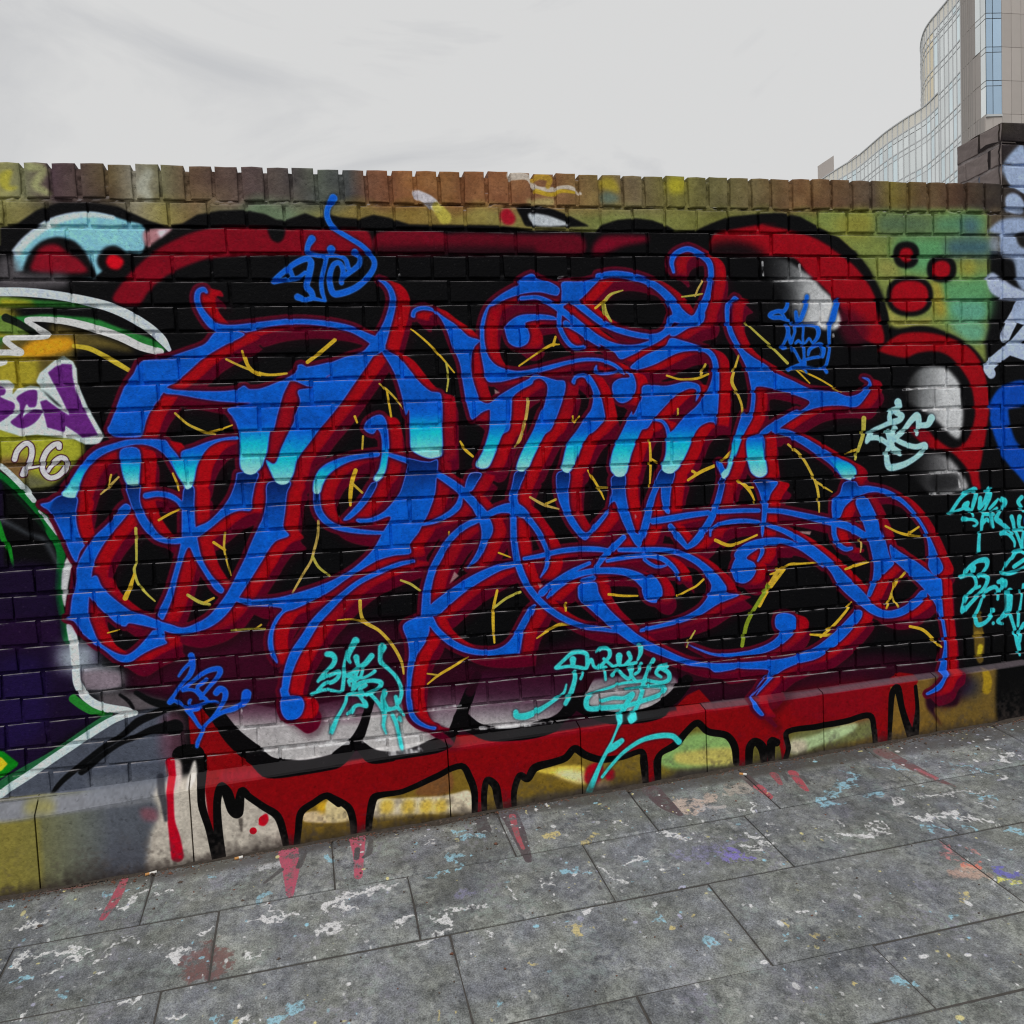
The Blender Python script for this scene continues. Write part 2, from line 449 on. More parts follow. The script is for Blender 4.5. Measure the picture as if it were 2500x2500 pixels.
BLUE_POLY = """
A1 1455,1268 1380,1350 1250,1400 1110,1445 950,1465 900,1550 840,1635 790,1760 740,1890 722,1920 735,1954 780,1979 945,1979 960,1950 1005,1824 1060,1740 1110,1670 1130,1640 1190,1605 1270,1540 1370,1450 1500,1370 1650,1290 1560,1262
A2 -546,1645 -476,1660 -306,1668 -156,1668 -56,1655 -11,1632 24,1655 104,1650 220,1605 310,1560 345,1525 350,1495 378,1488 415,1505 560,1475 700,1440 790,1400 850,1340 920,1330 940,1385 850,1440 700,1520 575,1555 440,1640 300,1600 180,1700 60,1745 -100,1745 -256,1730 -456,1695 -546,1685
A1 1535,1785 1700,1748 A2 100,1735 200,1640 300,1585 255,1690 215,1830 190,1930 B2 165,150 148,280 130,330 110,385 70,425 10,437 B1 1660,432 1620,400 1612,330 1612,180 1590,90 1560,40 A1 1590,1900 1570,1850
A2 575,1555 570,1480 800,1400 860,1420 830,1480 740,1610 650,1740 555,1860 B2 500,130 430,225 350,335 325,430 290,490 240,505 195,480 165,420 135,340 195,362 240,255 290,150 325,80 A2 330,1830 365,1740 352,1665 440,1645 500,1600
B1 1600,425 1740,425 1718,510 1700,610 1690,680 1610,682 1520,720 1420,800 1330,860 1310,800 1400,755 1480,680 1540,600 1575,520 1590,460
B2 150,490 300,485 280,560 265,700 255,795 292,850 200,890 130,985 B1 1780,1000 1660,1190 1560,1340 1480,1425 1380,1482 1230,1517 1100,1488 1150,1455 1240,1468 1330,1435 1410,1385 1475,1310 1535,1225 1640,1020 1690,900 1750,770 B2 110,740 135,620
B1 622,1125 655,1122 690,1195 780,1280 900,1365 980,1385 1080,1425 1200,1465 1240,1517 1100,1490 1000,1465 870,1440 845,1462 790,1445 700,1365 640,1305 603,1255 610,1180
B1 412,565 480,465 560,350 650,268 770,225 870,200 1110,203 1145,245 1215,340 1215,470 1170,400 1120,320 1050,262 960,236 860,246 720,292 620,362 560,450 520,570 505,592 450,590
B1 1225,280 1300,255 1400,215 1500,190 1600,180 1605,200 1500,210 1420,245 1370,300 1330,380 1310,480 1290,520 1255,535 1220,490 1195,400 1215,330
B1 272,635 330,622 400,580 520,590 512,700 525,800 560,900 572,915 540,960 515,1030 480,985 430,870 375,755 330,685 285,655
B1 848,632 885,665 830,745 740,850 680,940 632,1040 612,1180 600,1300 600,1400 625,1470 665,1560 730,1610 800,1645 860,1650 930,1600 1010,1510 1035,1485 1105,1490 1110,1545 1125,1575 1050,1605 960,1650 885,1700 840,1708 780,1685 700,1620 640,1585 590,1540 545,1500 500,1430 440,1408 470,1385 482,1290 505,1170 515,1060 540,1000 600,900 640,850 740,755 800,670
B1 812,270 940,270 942,470 935,505 885,512 845,490 818,400
B1 848,505 942,505 945,610 975,700 1020,772 1080,845 1140,872 1220,862 1230,900 1130,905 1040,875 960,795 905,695 870,605
B1 1240,528 1308,522 1310,650 1320,800 1335,890 1365,1010 1430,1120 1510,1210 1490,1240 1440,1205 1375,1105 1310,1000 1268,930 1210,1090 1160,1280 1110,1400 1095,1418 1058,1385 1120,1250 1165,1110 1205,960 1222,860 1225,660
A2 920,1385 960,1395 1040,1445 1110,1530 1170,1605 1245,1668 1318,1690 1326,1932 B2 1330,290 1320,315 1240,332 1160,305 1112,265 1105,170 1100,0 A2 1080,1830 1050,1700 1010,1570 970,1490 930,1425
B2 1110,335 1180,345 1240,350 1295,340 1285,470 1275,570 1235,690 1195,770 1165,830 1110,905 1112,970 1000,985 880,1022 700,1130 560,1230 450,1290 330,1345 260,1370 210,1440 187,1510 190,1610 217,1700 205,1712 165,1650 148,1570 160,1490 200,1400 245,1345 180,1330 60,1325 0,1320 B1 1580,1285 1590,1265 1700,1280 B2 60,1278 200,1268 320,1240 480,1190 600,1140 720,1070 850,950 920,830 975,722 860,758 780,768 742,750 750,735 840,730 930,685 1000,610 1040,550 1075,440 1085,400
B2 795,125 815,75 870,40 915,35 945,70 960,140 967,250 960,320 945,410 920,460 885,487 858,468 895,400 915,300 915,210 905,160 885,135 860,165 820,155
B2 845,495 888,495 850,580 790,660 735,715 690,745 655,742 720,670 780,600
B2 1530,660 1600,660 1640,720 1668,810 1630,900 1580,1000 1490,1072 1550,970 1585,880 1585,800 1560,730
B3 160,420 235,415 200,500 175,590 180,640 120,620 120,580 140,490
B2 1240,1320 1350,1230 1500,1130 1650,1060 1815,1022 1820,1055 1720,1085 1600,1150 1480,1230 1360,1330 1290,1390 1230,1385
B2 1200,1380 1260,1395 1300,1465 1390,1545 1500,1600 1620,1620 1720,1600 1790,1540 B3 200,1420 250,1340 290,1310 303,1325 275,1390 225,1480 205,1560 195,1640 B2 1850,1645 1660,1660 1500,1645 1380,1595 1290,1520 1240,1460
B2 1058,1460 1120,1412 1200,1398 1240,1470 1215,1560 1165,1640 1135,1730 1118,1830 1112,1932 C2 468,140 478,200 510,245 560,275 602,283 595,300 545,290 490,265 455,225 436,150 432,40 B2 1085,1900 1085,1780 1100,1650 1090,1560
A2 1112,1165 1125,1120 1180,1095 1250,1105 1330,1165 1420,1225 1500,1300 1577,1328 1540,1375 1525,1470 1530,1580 1560,1680 1585,1735 1640,1750 1720,1690 1860,1610 1932,1580 1932,1620 1860,1660 1800,1715 1790,1830 1775,1932 B2 1730,170 1685,290 1640,385 1590,402 1550,370 1600,270 1640,130 1645,20 A2 1640,1795 1590,1815 1525,1862 1500,1800 1480,1720 1460,1600 1440,1480 1390,1360 1340,1230 1280,1145 1200,1125 1150,1140 1140,1175
B2 1510,430 1590,430 1560,490 1520,550 1475,530
A3 178,925 265,878 315,905 400,938 458,980 440,1028 320,1005 200,1018 100,1050 20,1090 A2 1640,1110 1610,1230 1610,1340 1640,1440 1700,1500 1800,1530 A3 220,1530 340,1505 500,1465 620,1445 740,1450 830,1480 900,1540 890,1560 830,1510 740,1475 640,1470 520,1490 380,1530 250,1560 100,1600 A2 1700,1610 1625,1600 1600,1500 1580,1380 1580,1230 1620,1110 1700,1030 1800,970 1840,950
A3 90,1240 130,1190 200,1155 320,1150 420,1165 440,1190 320,1190 230,1210 245,1250 258,1300 240,1350 180,1375 120,1350 95,1290
A3 475,935 600,930 700,905 740,905 680,970 600,1050 540,1060 475,1095 470,1000
A3 1205,1060 1260,1095 1345,1162 1395,1110 1440,1150 1415,1220 1330,1245 1235,1300 1200,1290 1280,1225 1215,1200 1215,1150
A3 760,1345 900,1365 1020,1365 1000,1400 940,1430 870,1455 830,1410
A3 935,1505 1040,1425 1170,1365 1205,1312 1290,1330 1395,1362 1480,1395 1525,1470 1535,1600 1530,1750 1520,1880 1515,1932 B3 1515,100 1470,85 1410,110 1370,160 1340,240 1300,330 1260,400 1210,430 1165,420 1145,385 1170,300 1180,180 1230,130 1270,80 1330,20 A3 1380,1770 1440,1690 1480,1600 1490,1510 1470,1440 1420,1405 1330,1400 1240,1420 1100,1490 985,1525
A3 905,1535 945,1545 970,1600 972,1660 945,1720 890,1750 845,1735 815,1680 815,1620 860,1585 930,1575
A3 225,1620 290,1555 360,1572 440,1595 492,1600 500,1650 475,1750 435,1860 400,1932 B3 360,170 285,320 250,395 205,417 165,395 200,290 285,130 325,20 A3 350,1780 375,1680 370,1620 320,1585 255,1615
A3 538,1605 570,1558 640,1545 690,1600 730,1680 755,1780 768,1860 B3 765,70 700,140 650,180 605,260 565,370 520,425 470,400 480,340 510,230 575,140 640,40 A3 670,1790 685,1700 660,1625 620,1578 575,1588 562,1625
A3 1022,1632 1180,1632 1310,1605 1395,1625 1408,1680 1375,1740 1380,1665 1330,1655 1250,1695 1180,1760 1100,1850 1050,1920 B3 1010,140 945,300 910,430 850,452 800,405 815,280 885,130 945,10 A3 955,1830 1010,1720
B3 440,430 528,425 522,540 530,660 565,740 635,828 700,765 790,668 790,700 720,795 640,878 610,872 530,780 480,680 445,580
B3 808,455 900,440 905,560 930,690 985,838 1020,740 1050,620 1090,520 1145,400 1235,420 1215,520 1205,600 1200,700 1170,690 1145,600 1140,520 1110,580 1085,680 1070,760 1050,830 1000,925 960,900 880,750 830,620 790,660 810,560
A3 1605,1060 1635,1028 1668,1050 1622,1078 1612,1200 1635,1285 1690,1380 1770,1445 1850,1490 A4 260,1545 380,1600 490,1650 650,1668 740,1702 810,1690 860,1650 882,1610 835,1578 885,1585 905,1640 870,1705 805,1775 700,1768 590,1772 480,1800 350,1875 270,1930 B4 245,130 200,165 150,160 200,110 300,50 400,0 A4 430,1800 490,1742 400,1700 300,1668 132,1640 125,1720 108,1840 60,1932 B4 30,200 0,290 B3 1640,330 1600,440 1570,465 1545,440 1520,350 1550,350 1580,400 1610,300 1650,150 1695,20 A3 1735,1820 1752,1700 1740,1610 1715,1510 1660,1400 1600,1300 1575,1200 1575,1085
B4 60,210 95,180 180,170 190,300 205,420 175,455 130,455 90,420 65,320
B4 245,128 340,140 440,195 540,258 640,318 740,350 795,390 805,440 770,478 715,460 665,385 600,310 500,230 400,175 260,152
B4 115,480 195,470 275,488 225,570 208,650 190,780 172,862 160,820 165,650 145,555
B4 640,615 690,565 720,490 800,485 820,515 880,512 1000,535 1100,590 1190,680 1260,780 1310,880 1350,975 1388,1070 1335,1118 1285,1062 1290,980 1278,870 1235,780 1155,680 1075,612 960,560 880,562 790,600 725,655 690,730 645,735
B4 795,620 860,580 890,620 940,720 990,850 1030,990 1055,1040 960,1140 900,1260 875,1250 910,1140 915,1020 880,870 840,740
B4 1030,910 1100,960 1200,1020 1330,1120 1375,1140 1385,1300 1395,1430 1410,1550 1410,1750 1412,1810 1370,1890 1280,1925 1270,1910 1340,1870 1385,1800 1390,1600 1375,1450 1350,1350 1290,1250 1200,1150 1100,1060 1040,1000
B3 1617,1080 1640,1010 1690,955 1760,910 1850,890 1932,885 1932,915 1850,920 1780,950 1720,1000 1770,1030 1785,1080 1755,1140 1700,1172 1640,1150
B3 1480,1110 1530,1150 1600,1235 1670,1250 1530,1310 1400,1390 1250,1445 1100,1480 1000,1500 1005,1475 1150,1440 1280,1400 1390,1340 1450,1270 1480,1200
B3 1020,1180 1080,1110 1140,1180 1150,1250 1110,1300 1050,1290 1018,1240
B3 590,1180 700,1162 725,1235 785,1335 885,1430 1000,1525 1150,1605 1320,1680 1480,1708 1700,1702 B4 200,1690 380,1660 520,1600 640,1510 730,1420 800,1350 840,1360 830,1410 740,1520 640,1610 530,1680 400,1715 300,1760 240,1810 180,1870 120,1932 C3 470,60 425,130 490,215 470,222 430,180 412,140 430,90 490,20 520,0 B4 100,1932 150,1840 220,1760 60,1750 0,1745 B3 1640,1752 1510,1772 1460,1740 1320,1722 1150,1662 960,1582 830,1492 720,1395 640,1325 590,1280 580,1230
B4 252,1420 270,1380 330,1370 385,1390 405,1430 385,1500 340,1550 260,1610 150,1650 0,1665 B3 1600,1672 1480,1655 1380,1615 1320,1580 1400,1610 1500,1640 1620,1640 1750,1620 B4 90,1620 180,1590 250,1550 290,1500 260,1470
C1 1560,130 1610,110 1670,120 1690,160 1670,220 1620,250 1580,235 1558,190
"""
BLUE_LINE = """
B4 245,140,28 340,158,40 440,208,48 540,272,54 640,338,64 725,405,90
A1 1392,1003,22 1372,985,36 1338,1000,40 1328,1050,42 1345,1110,44 1395,1185,55 1450,1235,60 1530,1245,48 1620,1240,45 1750,1222,42 1932,1198,36
A2 0,1252,46 150,1215,42 350,1200,38 550,1215,40 700,1248,45 800,1295,50 890,1345,75
B1 985,580,45 1060,568,42 1140,580,42 1200,615,38 1230,660,35
A2 905,1330,90 945,1240,60 975,1150,50 992,1060,45 975,990,40 940,945,32 900,920,18
B2 1130,1022,25 1040,1040,32 900,1095,34 760,1165,36 640,1260,42 560,1335,55 470,1430,60 400,1540,65 330,1650,70 285,1770,60 262,1900,50 C1 1575,80,45 1590,130,50
B2 885,300,40 800,310,38 700,330,42 600,370,60 530,420,75 490,490,70 480,540,60
B2 478,560,45 480,630,50 495,690,50 540,750,48 610,790,40 720,815,36 850,828,30 930,830,25
B2 975,308,30 1060,335,38 1180,375,44 1300,440,46 1420,520,56 1500,590,60 1570,670,62 1610,720,70
B2 1450,590,30 1430,650,45 1370,705,40 1280,750,32 1195,775,20
B2 1560,745,40 1470,790,42 1380,870,45 1310,980,50 1255,1090,50 1225,1200,55 1215,1300,60 1215,1390,70
B2 1620,715,45 1700,675,50 1790,665,70 1870,700,60
B3 150,665,90 210,690,60 270,760,42 320,830,40 360,910,38 380,980,32 370,1060,28 330,1130,10
B3 150,640,60 148,730,45 150,850,45 162,960,46 185,1060,48 225,1155,46 290,1250,44 370,1330,44 480,1405,40 620,1462,36 750,1480,30 880,1505,16
A3 200,1045,30 310,1040,30 400,1080,40 490,1140,45 600,1230,48 700,1310,50 800,1360,45 900,1378,40 1000,1370,38 1100,1330,36 1190,1270,36 1280,1230,30
A3 720,895,40 820,880,40 920,890,42 1040,925,46 1130,980,50 1210,1060,60 1250,1130,70
A3 555,1060,50 640,1130,45 740,1205,42 860,1260,40 1000,1295,38 1110,1300,36 1180,1260,40 1215,1180,45
A3 1225,868,22 1212,800,34 1240,745,36 1320,712,36 1400,745,38 1465,800,42 1480,880,40 1470,960,42 1445,1050,50 1410,1130,60 1380,1190,60
A3 465,1100,40 455,1200,34 470,1270,34 520,1350,32 570,1378,28 630,1370,24
A3 500,1212,40 580,1262,30 660,1320,26 730,1370,12
A3 705,1500,12 700,1530,24 730,1550,22 800,1548,20 870,1528,14
B3 1100,68,16 1150,80,22 1180,120,26 1195,180,30
B4 650,790,36 655,850,34 685,910,34 730,940,30 770,935,22
B4 200,775,28 320,820,34 440,890,40 560,985,48 650,1070,60 710,1150,80 770,1210,85 840,1275,75 910,1345,55 1000,1380,48 1100,1365,50 1190,1310,52 1250,1250,60
B4 210,680,32 300,685,34 450,715,38 600,750,44 740,785,50 860,850,45
B3 1090,752,42 1200,735,44 1330,712,40 1460,695,34
B3 1530,688,30 1700,680,30 1800,680,28
B3 1560,470,40 1535,580,42 1500,690,46 1440,800,50 1370,890,48 1318,930,30
B3 1318,930,30 1260,860,44 1205,785,36
B3 1475,850,14 1480,810,20 1530,775,26 1620,755,32 1720,750,30 1800,760,28
B4 10,980,60 60,925,44 150,892,40 280,882,36 400,915,36 500,980,34 580,1058,14
B4 165,900,30 170,960,28 140,1020,14
B3 220,1005,26 330,985,32 450,955,36 580,940,36 700,940,36 790,950,30
B3 890,860,36 820,930,46 760,990,40 710,1060,30
B3 860,945,30 1000,945,34 1150,945,34 1260,965,38 1360,1010,42 1440,1070,48 1500,1140,70 1540,1210,90
B3 340,1235,50 430,1160,36 540,1090,32 660,1035,26
B3 380,1265,24 450,1190,40 560,1120,42 680,1090,42 800,1085,44 900,1095,48 980,1125,60 1040,1170,80
B3 780,1020,24 880,1000,30 990,985,32 1090,985,36 1160,1010,36 1220,1060,32 1255,1110,26 1268,1150,10
B3 1030,1010,24 1070,1040,24 1120,1060,22 1175,1050,14
B3 615,1150,30 690,1135,40
"""
# cyan ends of the melting strokes: (y of blue, y of full cyan, y of pale tip) in the region named first, then the outline
CYAN = """
B1 60,230,430|B1 1605,60 1850,60 1821,150 1800,270 1785,340 1760,390 1725,425 1680,437 1630,410 1612,330
B2 60,330,500|B2 320,60 560,60 500,130 430,225 350,335 325,430 290,490 240,505 195,480 165,420 135,340 195,362 240,255 290,150
B1 270,400,510|B1 812,270 940,270 942,470 935,505 885,512 845,490 818,400
B1 350,440,590|B1 412,565 480,465 560,350 640,340 590,400 550,470 520,570 505,592 450,590
B1 220,400,530|B1 1150,300 1215,330 1300,200 1420,240 1370,300 1330,380 1310,480 1290,520 1255,535 1215,480 1180,410
B2 -40,150,330|B2 1095,-60 1330,-60 1330,290 1320,315 1240,332 1160,305 1112,265 1105,170
B2 300,430,560|B2 620,330 700,330 600,400 550,440 525,500 505,560 455,560 455,500 480,420 540,380
B2 170,360,480|B2 905,160 967,160 967,250 960,320 945,410 920,460 885,487 858,468 895,400 915,300
B2 0,230,400|B2 1640,0 1780,0 1730,170 1685,290 1640,385 1590,402 1550,370 1600,270 1640,130
B3 60,250,410|B3 300,60 420,60 360,170 285,320 250,395 205,417 165,395 200,290 285,130
B3 90,260,420|B3 620,60 770,60 700,140 650,180 605,260 565,370 520,425 470,400 480,340 510,230 575,140
B3 40,260,445|B3 930,40 1080,30 1010,140 945,300 910,430 850,452 800,405 815,280 885,130
B3 60,240,425|B3 1280,60 1520,50 1410,110 1370,160 1340,240 1300,330 1260,400 1210,430 1165,420 1145,385 1170,300 1180,180 1230,130
B3 60,250,460|B3 1690,40 1740,40 1690,200 1640,330 1600,440 1570,465 1545,440 1575,400 1610,300 1650,150
B4 150,280,450|B4 60,210 95,180 190,160 190,300 205,420 175,455 130,455 90,420 65,320
B4 290,380,470|B4 600,300 660,320 740,350 795,390 805,440 770,478 715,460 665,385
"""
# the shade just under those ends (y dark, y back to blue | outline)
NAVY = """
B1 430,640|B1 1600,425 1740,425 1718,510 1700,610 1690,690 1510,690 1575,520 1590,460
B2 490,800|B2 150,490 300,485 280,560 265,700 255,800 100,800 135,620
B1 505,760|B1 848,505 942,505 945,610 975,700 1010,770 960,795 905,695 870,605
B1 580,800|B1 400,580 520,580 512,700 525,800 400,800 375,755 330,680
B1 530,720|B1 1235,528 1308,522 1310,720 1225,720
B2 335,620|B2 1095,335 1180,345 1240,350 1295,340 1285,470 1275,600 1020,600 1075,440
B2 560,720|B2 450,555 510,555 515,690 470,690
B2 490,640|B2 845,490 890,490 850,580 800,650 770,640
B3 420,580|B3 140,415 240,410 200,500 175,590 115,590 140,490
B3 425,600|B3 435,425 530,420 522,540 525,620 445,620
B3 445,620|B3 800,445 905,435 905,560 915,640 800,640
B3 420,560|B3 1130,410 1240,415 1215,560 1060,560
B3 465,600|B3 1540,465 1600,440 1560,600 1510,600
B4 465,560|B4 115,470 200,465 230,560 140,560
B2 430,520|B2 1500,425 1595,425 1560,490 1520,550 1475,530
B4 470,560|B4 715,470 810,470 830,530 720,560
"""
YEL = """
A1 1525,1455,22 1620,1500,22 1700,1530,26 1780,1555,26 1860,1560,22 1932,1550,20
A1 1632,1400,22 1650,1460,24 1690,1530,26 1755,1565,14
B1 1180,25,22 1260,95,24 1340,135,26 1390,155,28 1450,165,16
B1 1395,155,20 1480,135,20 1565,105,14
A2 0,1440,20 20,1500,26 70,1545,26 150,1560,24 260,1550,16
A2 415,1475,34 500,1410,36 600,1325,36
A2 1115,1250,16 1210,1330,20 1300,1420,20 1405,1545,14
A2 1350,1480,18 1365,1580,20 1355,1670,14
A2 900,1620,16 950,1660,22 1010,1720,18 1060,1785,12
A2 950,1660,18 965,1750,22 980,1840,20
A2 735,1840,24 750,1880,20
A2 1905,1720,26 1890,1830,28 1870,1932,24 B2 1850,200,26 1815,250,12
B2 1445,215,18 1480,270,28 1530,315,22
B2 790,180,20 785,265,18
A3 185,1500,16 300,1420,18 400,1360,26 455,1355,12
A3 430,1305,22 415,1360,28
A3 885,990,12 800,1020,26 760,1080,34 770,1140,34 805,1200,22
A3 700,1110,22 760,1060,22
A3 1280,1035,14 1360,1025,18 1420,1015,14
A3 1425,920,16 1390,980,18 1370,1030,18
A3 1180,1565,18 1270,1590,18 1380,1585,22 1460,1555,18
A3 1440,1490,22 1410,1560,24
A3 1665,1430,18 1635,1530,24 1620,1610,32 1660,1690,24 1690,1780,22 1685,1890,14
A4 55,1210,18 150,1300,20 240,1380,22 340,1480,26
A4 400,1525,16 490,1615,12
A4 420,1525,14 560,1590,16 700,1675,12
A3 245,1720,26 235,1830,26 210,1930,22 B3 190,190,22 160,250,10
A3 550,1840,22 560,1880,16 590,1840,16
A3 1255,1790,20 1255,1830,16
B1 800,455,20 740,515,26 680,570,16
B1 750,440,20 730,510,24
B1 915,800,30 918,900,26 918,1030,22 905,1080,28 930,1170,26 990,1240,22 1045,1290,16
B1 905,1110,22 880,1190,40 845,1270,50
B1 1070,745,24 1130,710,24 1210,670,20
B1 1515,830,22 1510,930,22 1525,1010,18 1555,1120,14
B1 1440,895,28 1515,945,26
B1 1265,1250,30 1340,1295,34 1410,1315,34
B1 1440,1270,22 1380,1300,26
B1 1560,1490,22 1680,1480,24 1785,1480,16
B1 1720,1480,20 1760,1450,18
B1 725,1505,14 800,1485,14
B1 1165,430,20 1190,490,24 1205,545,16
B2 740,410,40 715,490,40 705,580,38 705,645,22
B2 720,500,24 785,560,22
B2 490,750,24 485,850,26 460,950,26 440,1020,24 380,1120,24 315,1235,18
B2 450,990,26 490,1060,26 565,1120,20
B2 770,1290,34 775,1370,30 800,1430,36 900,1490,30 990,1590,30 1050,1700,28 1065,1780,18
B2 620,1420,20 720,1415,20 800,1435,24
B2 1045,1150,20 1110,1175,24 1175,1220,20
B2 1370,825,18 1370,860,14
B2 1705,965,18 1785,995,12
B2 1695,1220,24 1670,1340,28 1668,1450,28 1675,1570,18
B2 1850,1230,24 1760,1270,24 1680,1330,24
B2 1500,1670,14 1400,1730,24 1300,1790,24 1225,1850,14
B2 1225,1780,16 1300,1790,16
B3 260,590,20 350,640,26 455,670,14
B3 435,605,22 370,635,22
B3 650,410,18 700,490,22 740,560,20 760,605,12
B3 715,525,24 785,525,18
B3 1065,205,18 1070,310,24 1070,420,22 1065,520,14
B3 1070,330,22 1125,360,14
B3 1325,475,22 1410,420,30 1500,380,28
B3 1355,415,26 1390,435,22
B3 1640,250,10 1600,300,30 1555,345,22
B3 1665,480,24 1715,520,34 1750,570,24 1775,630,14
B3 1715,525,24 1760,525,18
B3 1510,880,30 1600,915,30 1690,890,22 1790,845,18
B3 790,1245,24 890,1255,22 985,1255,16
B3 1430,1145,20 1380,1190,20 1330,1215,18 1260,1255,22
B3 500,1305,26 500,1355,20
B3 305,1540,14 380,1490,24 460,1450,36 525,1450,14
B3 1370,1490,14 1330,1560,18 1315,1600,14
B4 535,1030,16 420,1040,22 350,1045,28 280,1090,26 220,1110,14
B4 320,1070,26 200,1230,30 150,1320,34
B4 345,235,20 430,310,24 500,430,24 535,520,26 550,620,22 553,690,14
B4 535,490,22 640,555,12
B4 850,60,44 845,170,36 820,250,32 795,335,20
B4 740,295,18 800,270,22
B4 1000,785,18 1080,825,20 1150,845,24 1245,855,18
B4 1225,790,18 1150,840,22
B4 830,870,20 835,920,18 830,960,12
B4 730,1075,20 800,1050,24 885,1025,16
B4 1130,1095,22 1070,1170,24 1040,1250,28 1005,1340,18
B4 1040,1240,24 1085,1330,18
B4 770,1300,18 720,1370,24 640,1460,26 560,1530,22
B4 490,1515,16 590,1520,26 695,1510,22
B4 1160,1460,22 1250,1485,26 1330,1560,26 1375,1600,14
"""
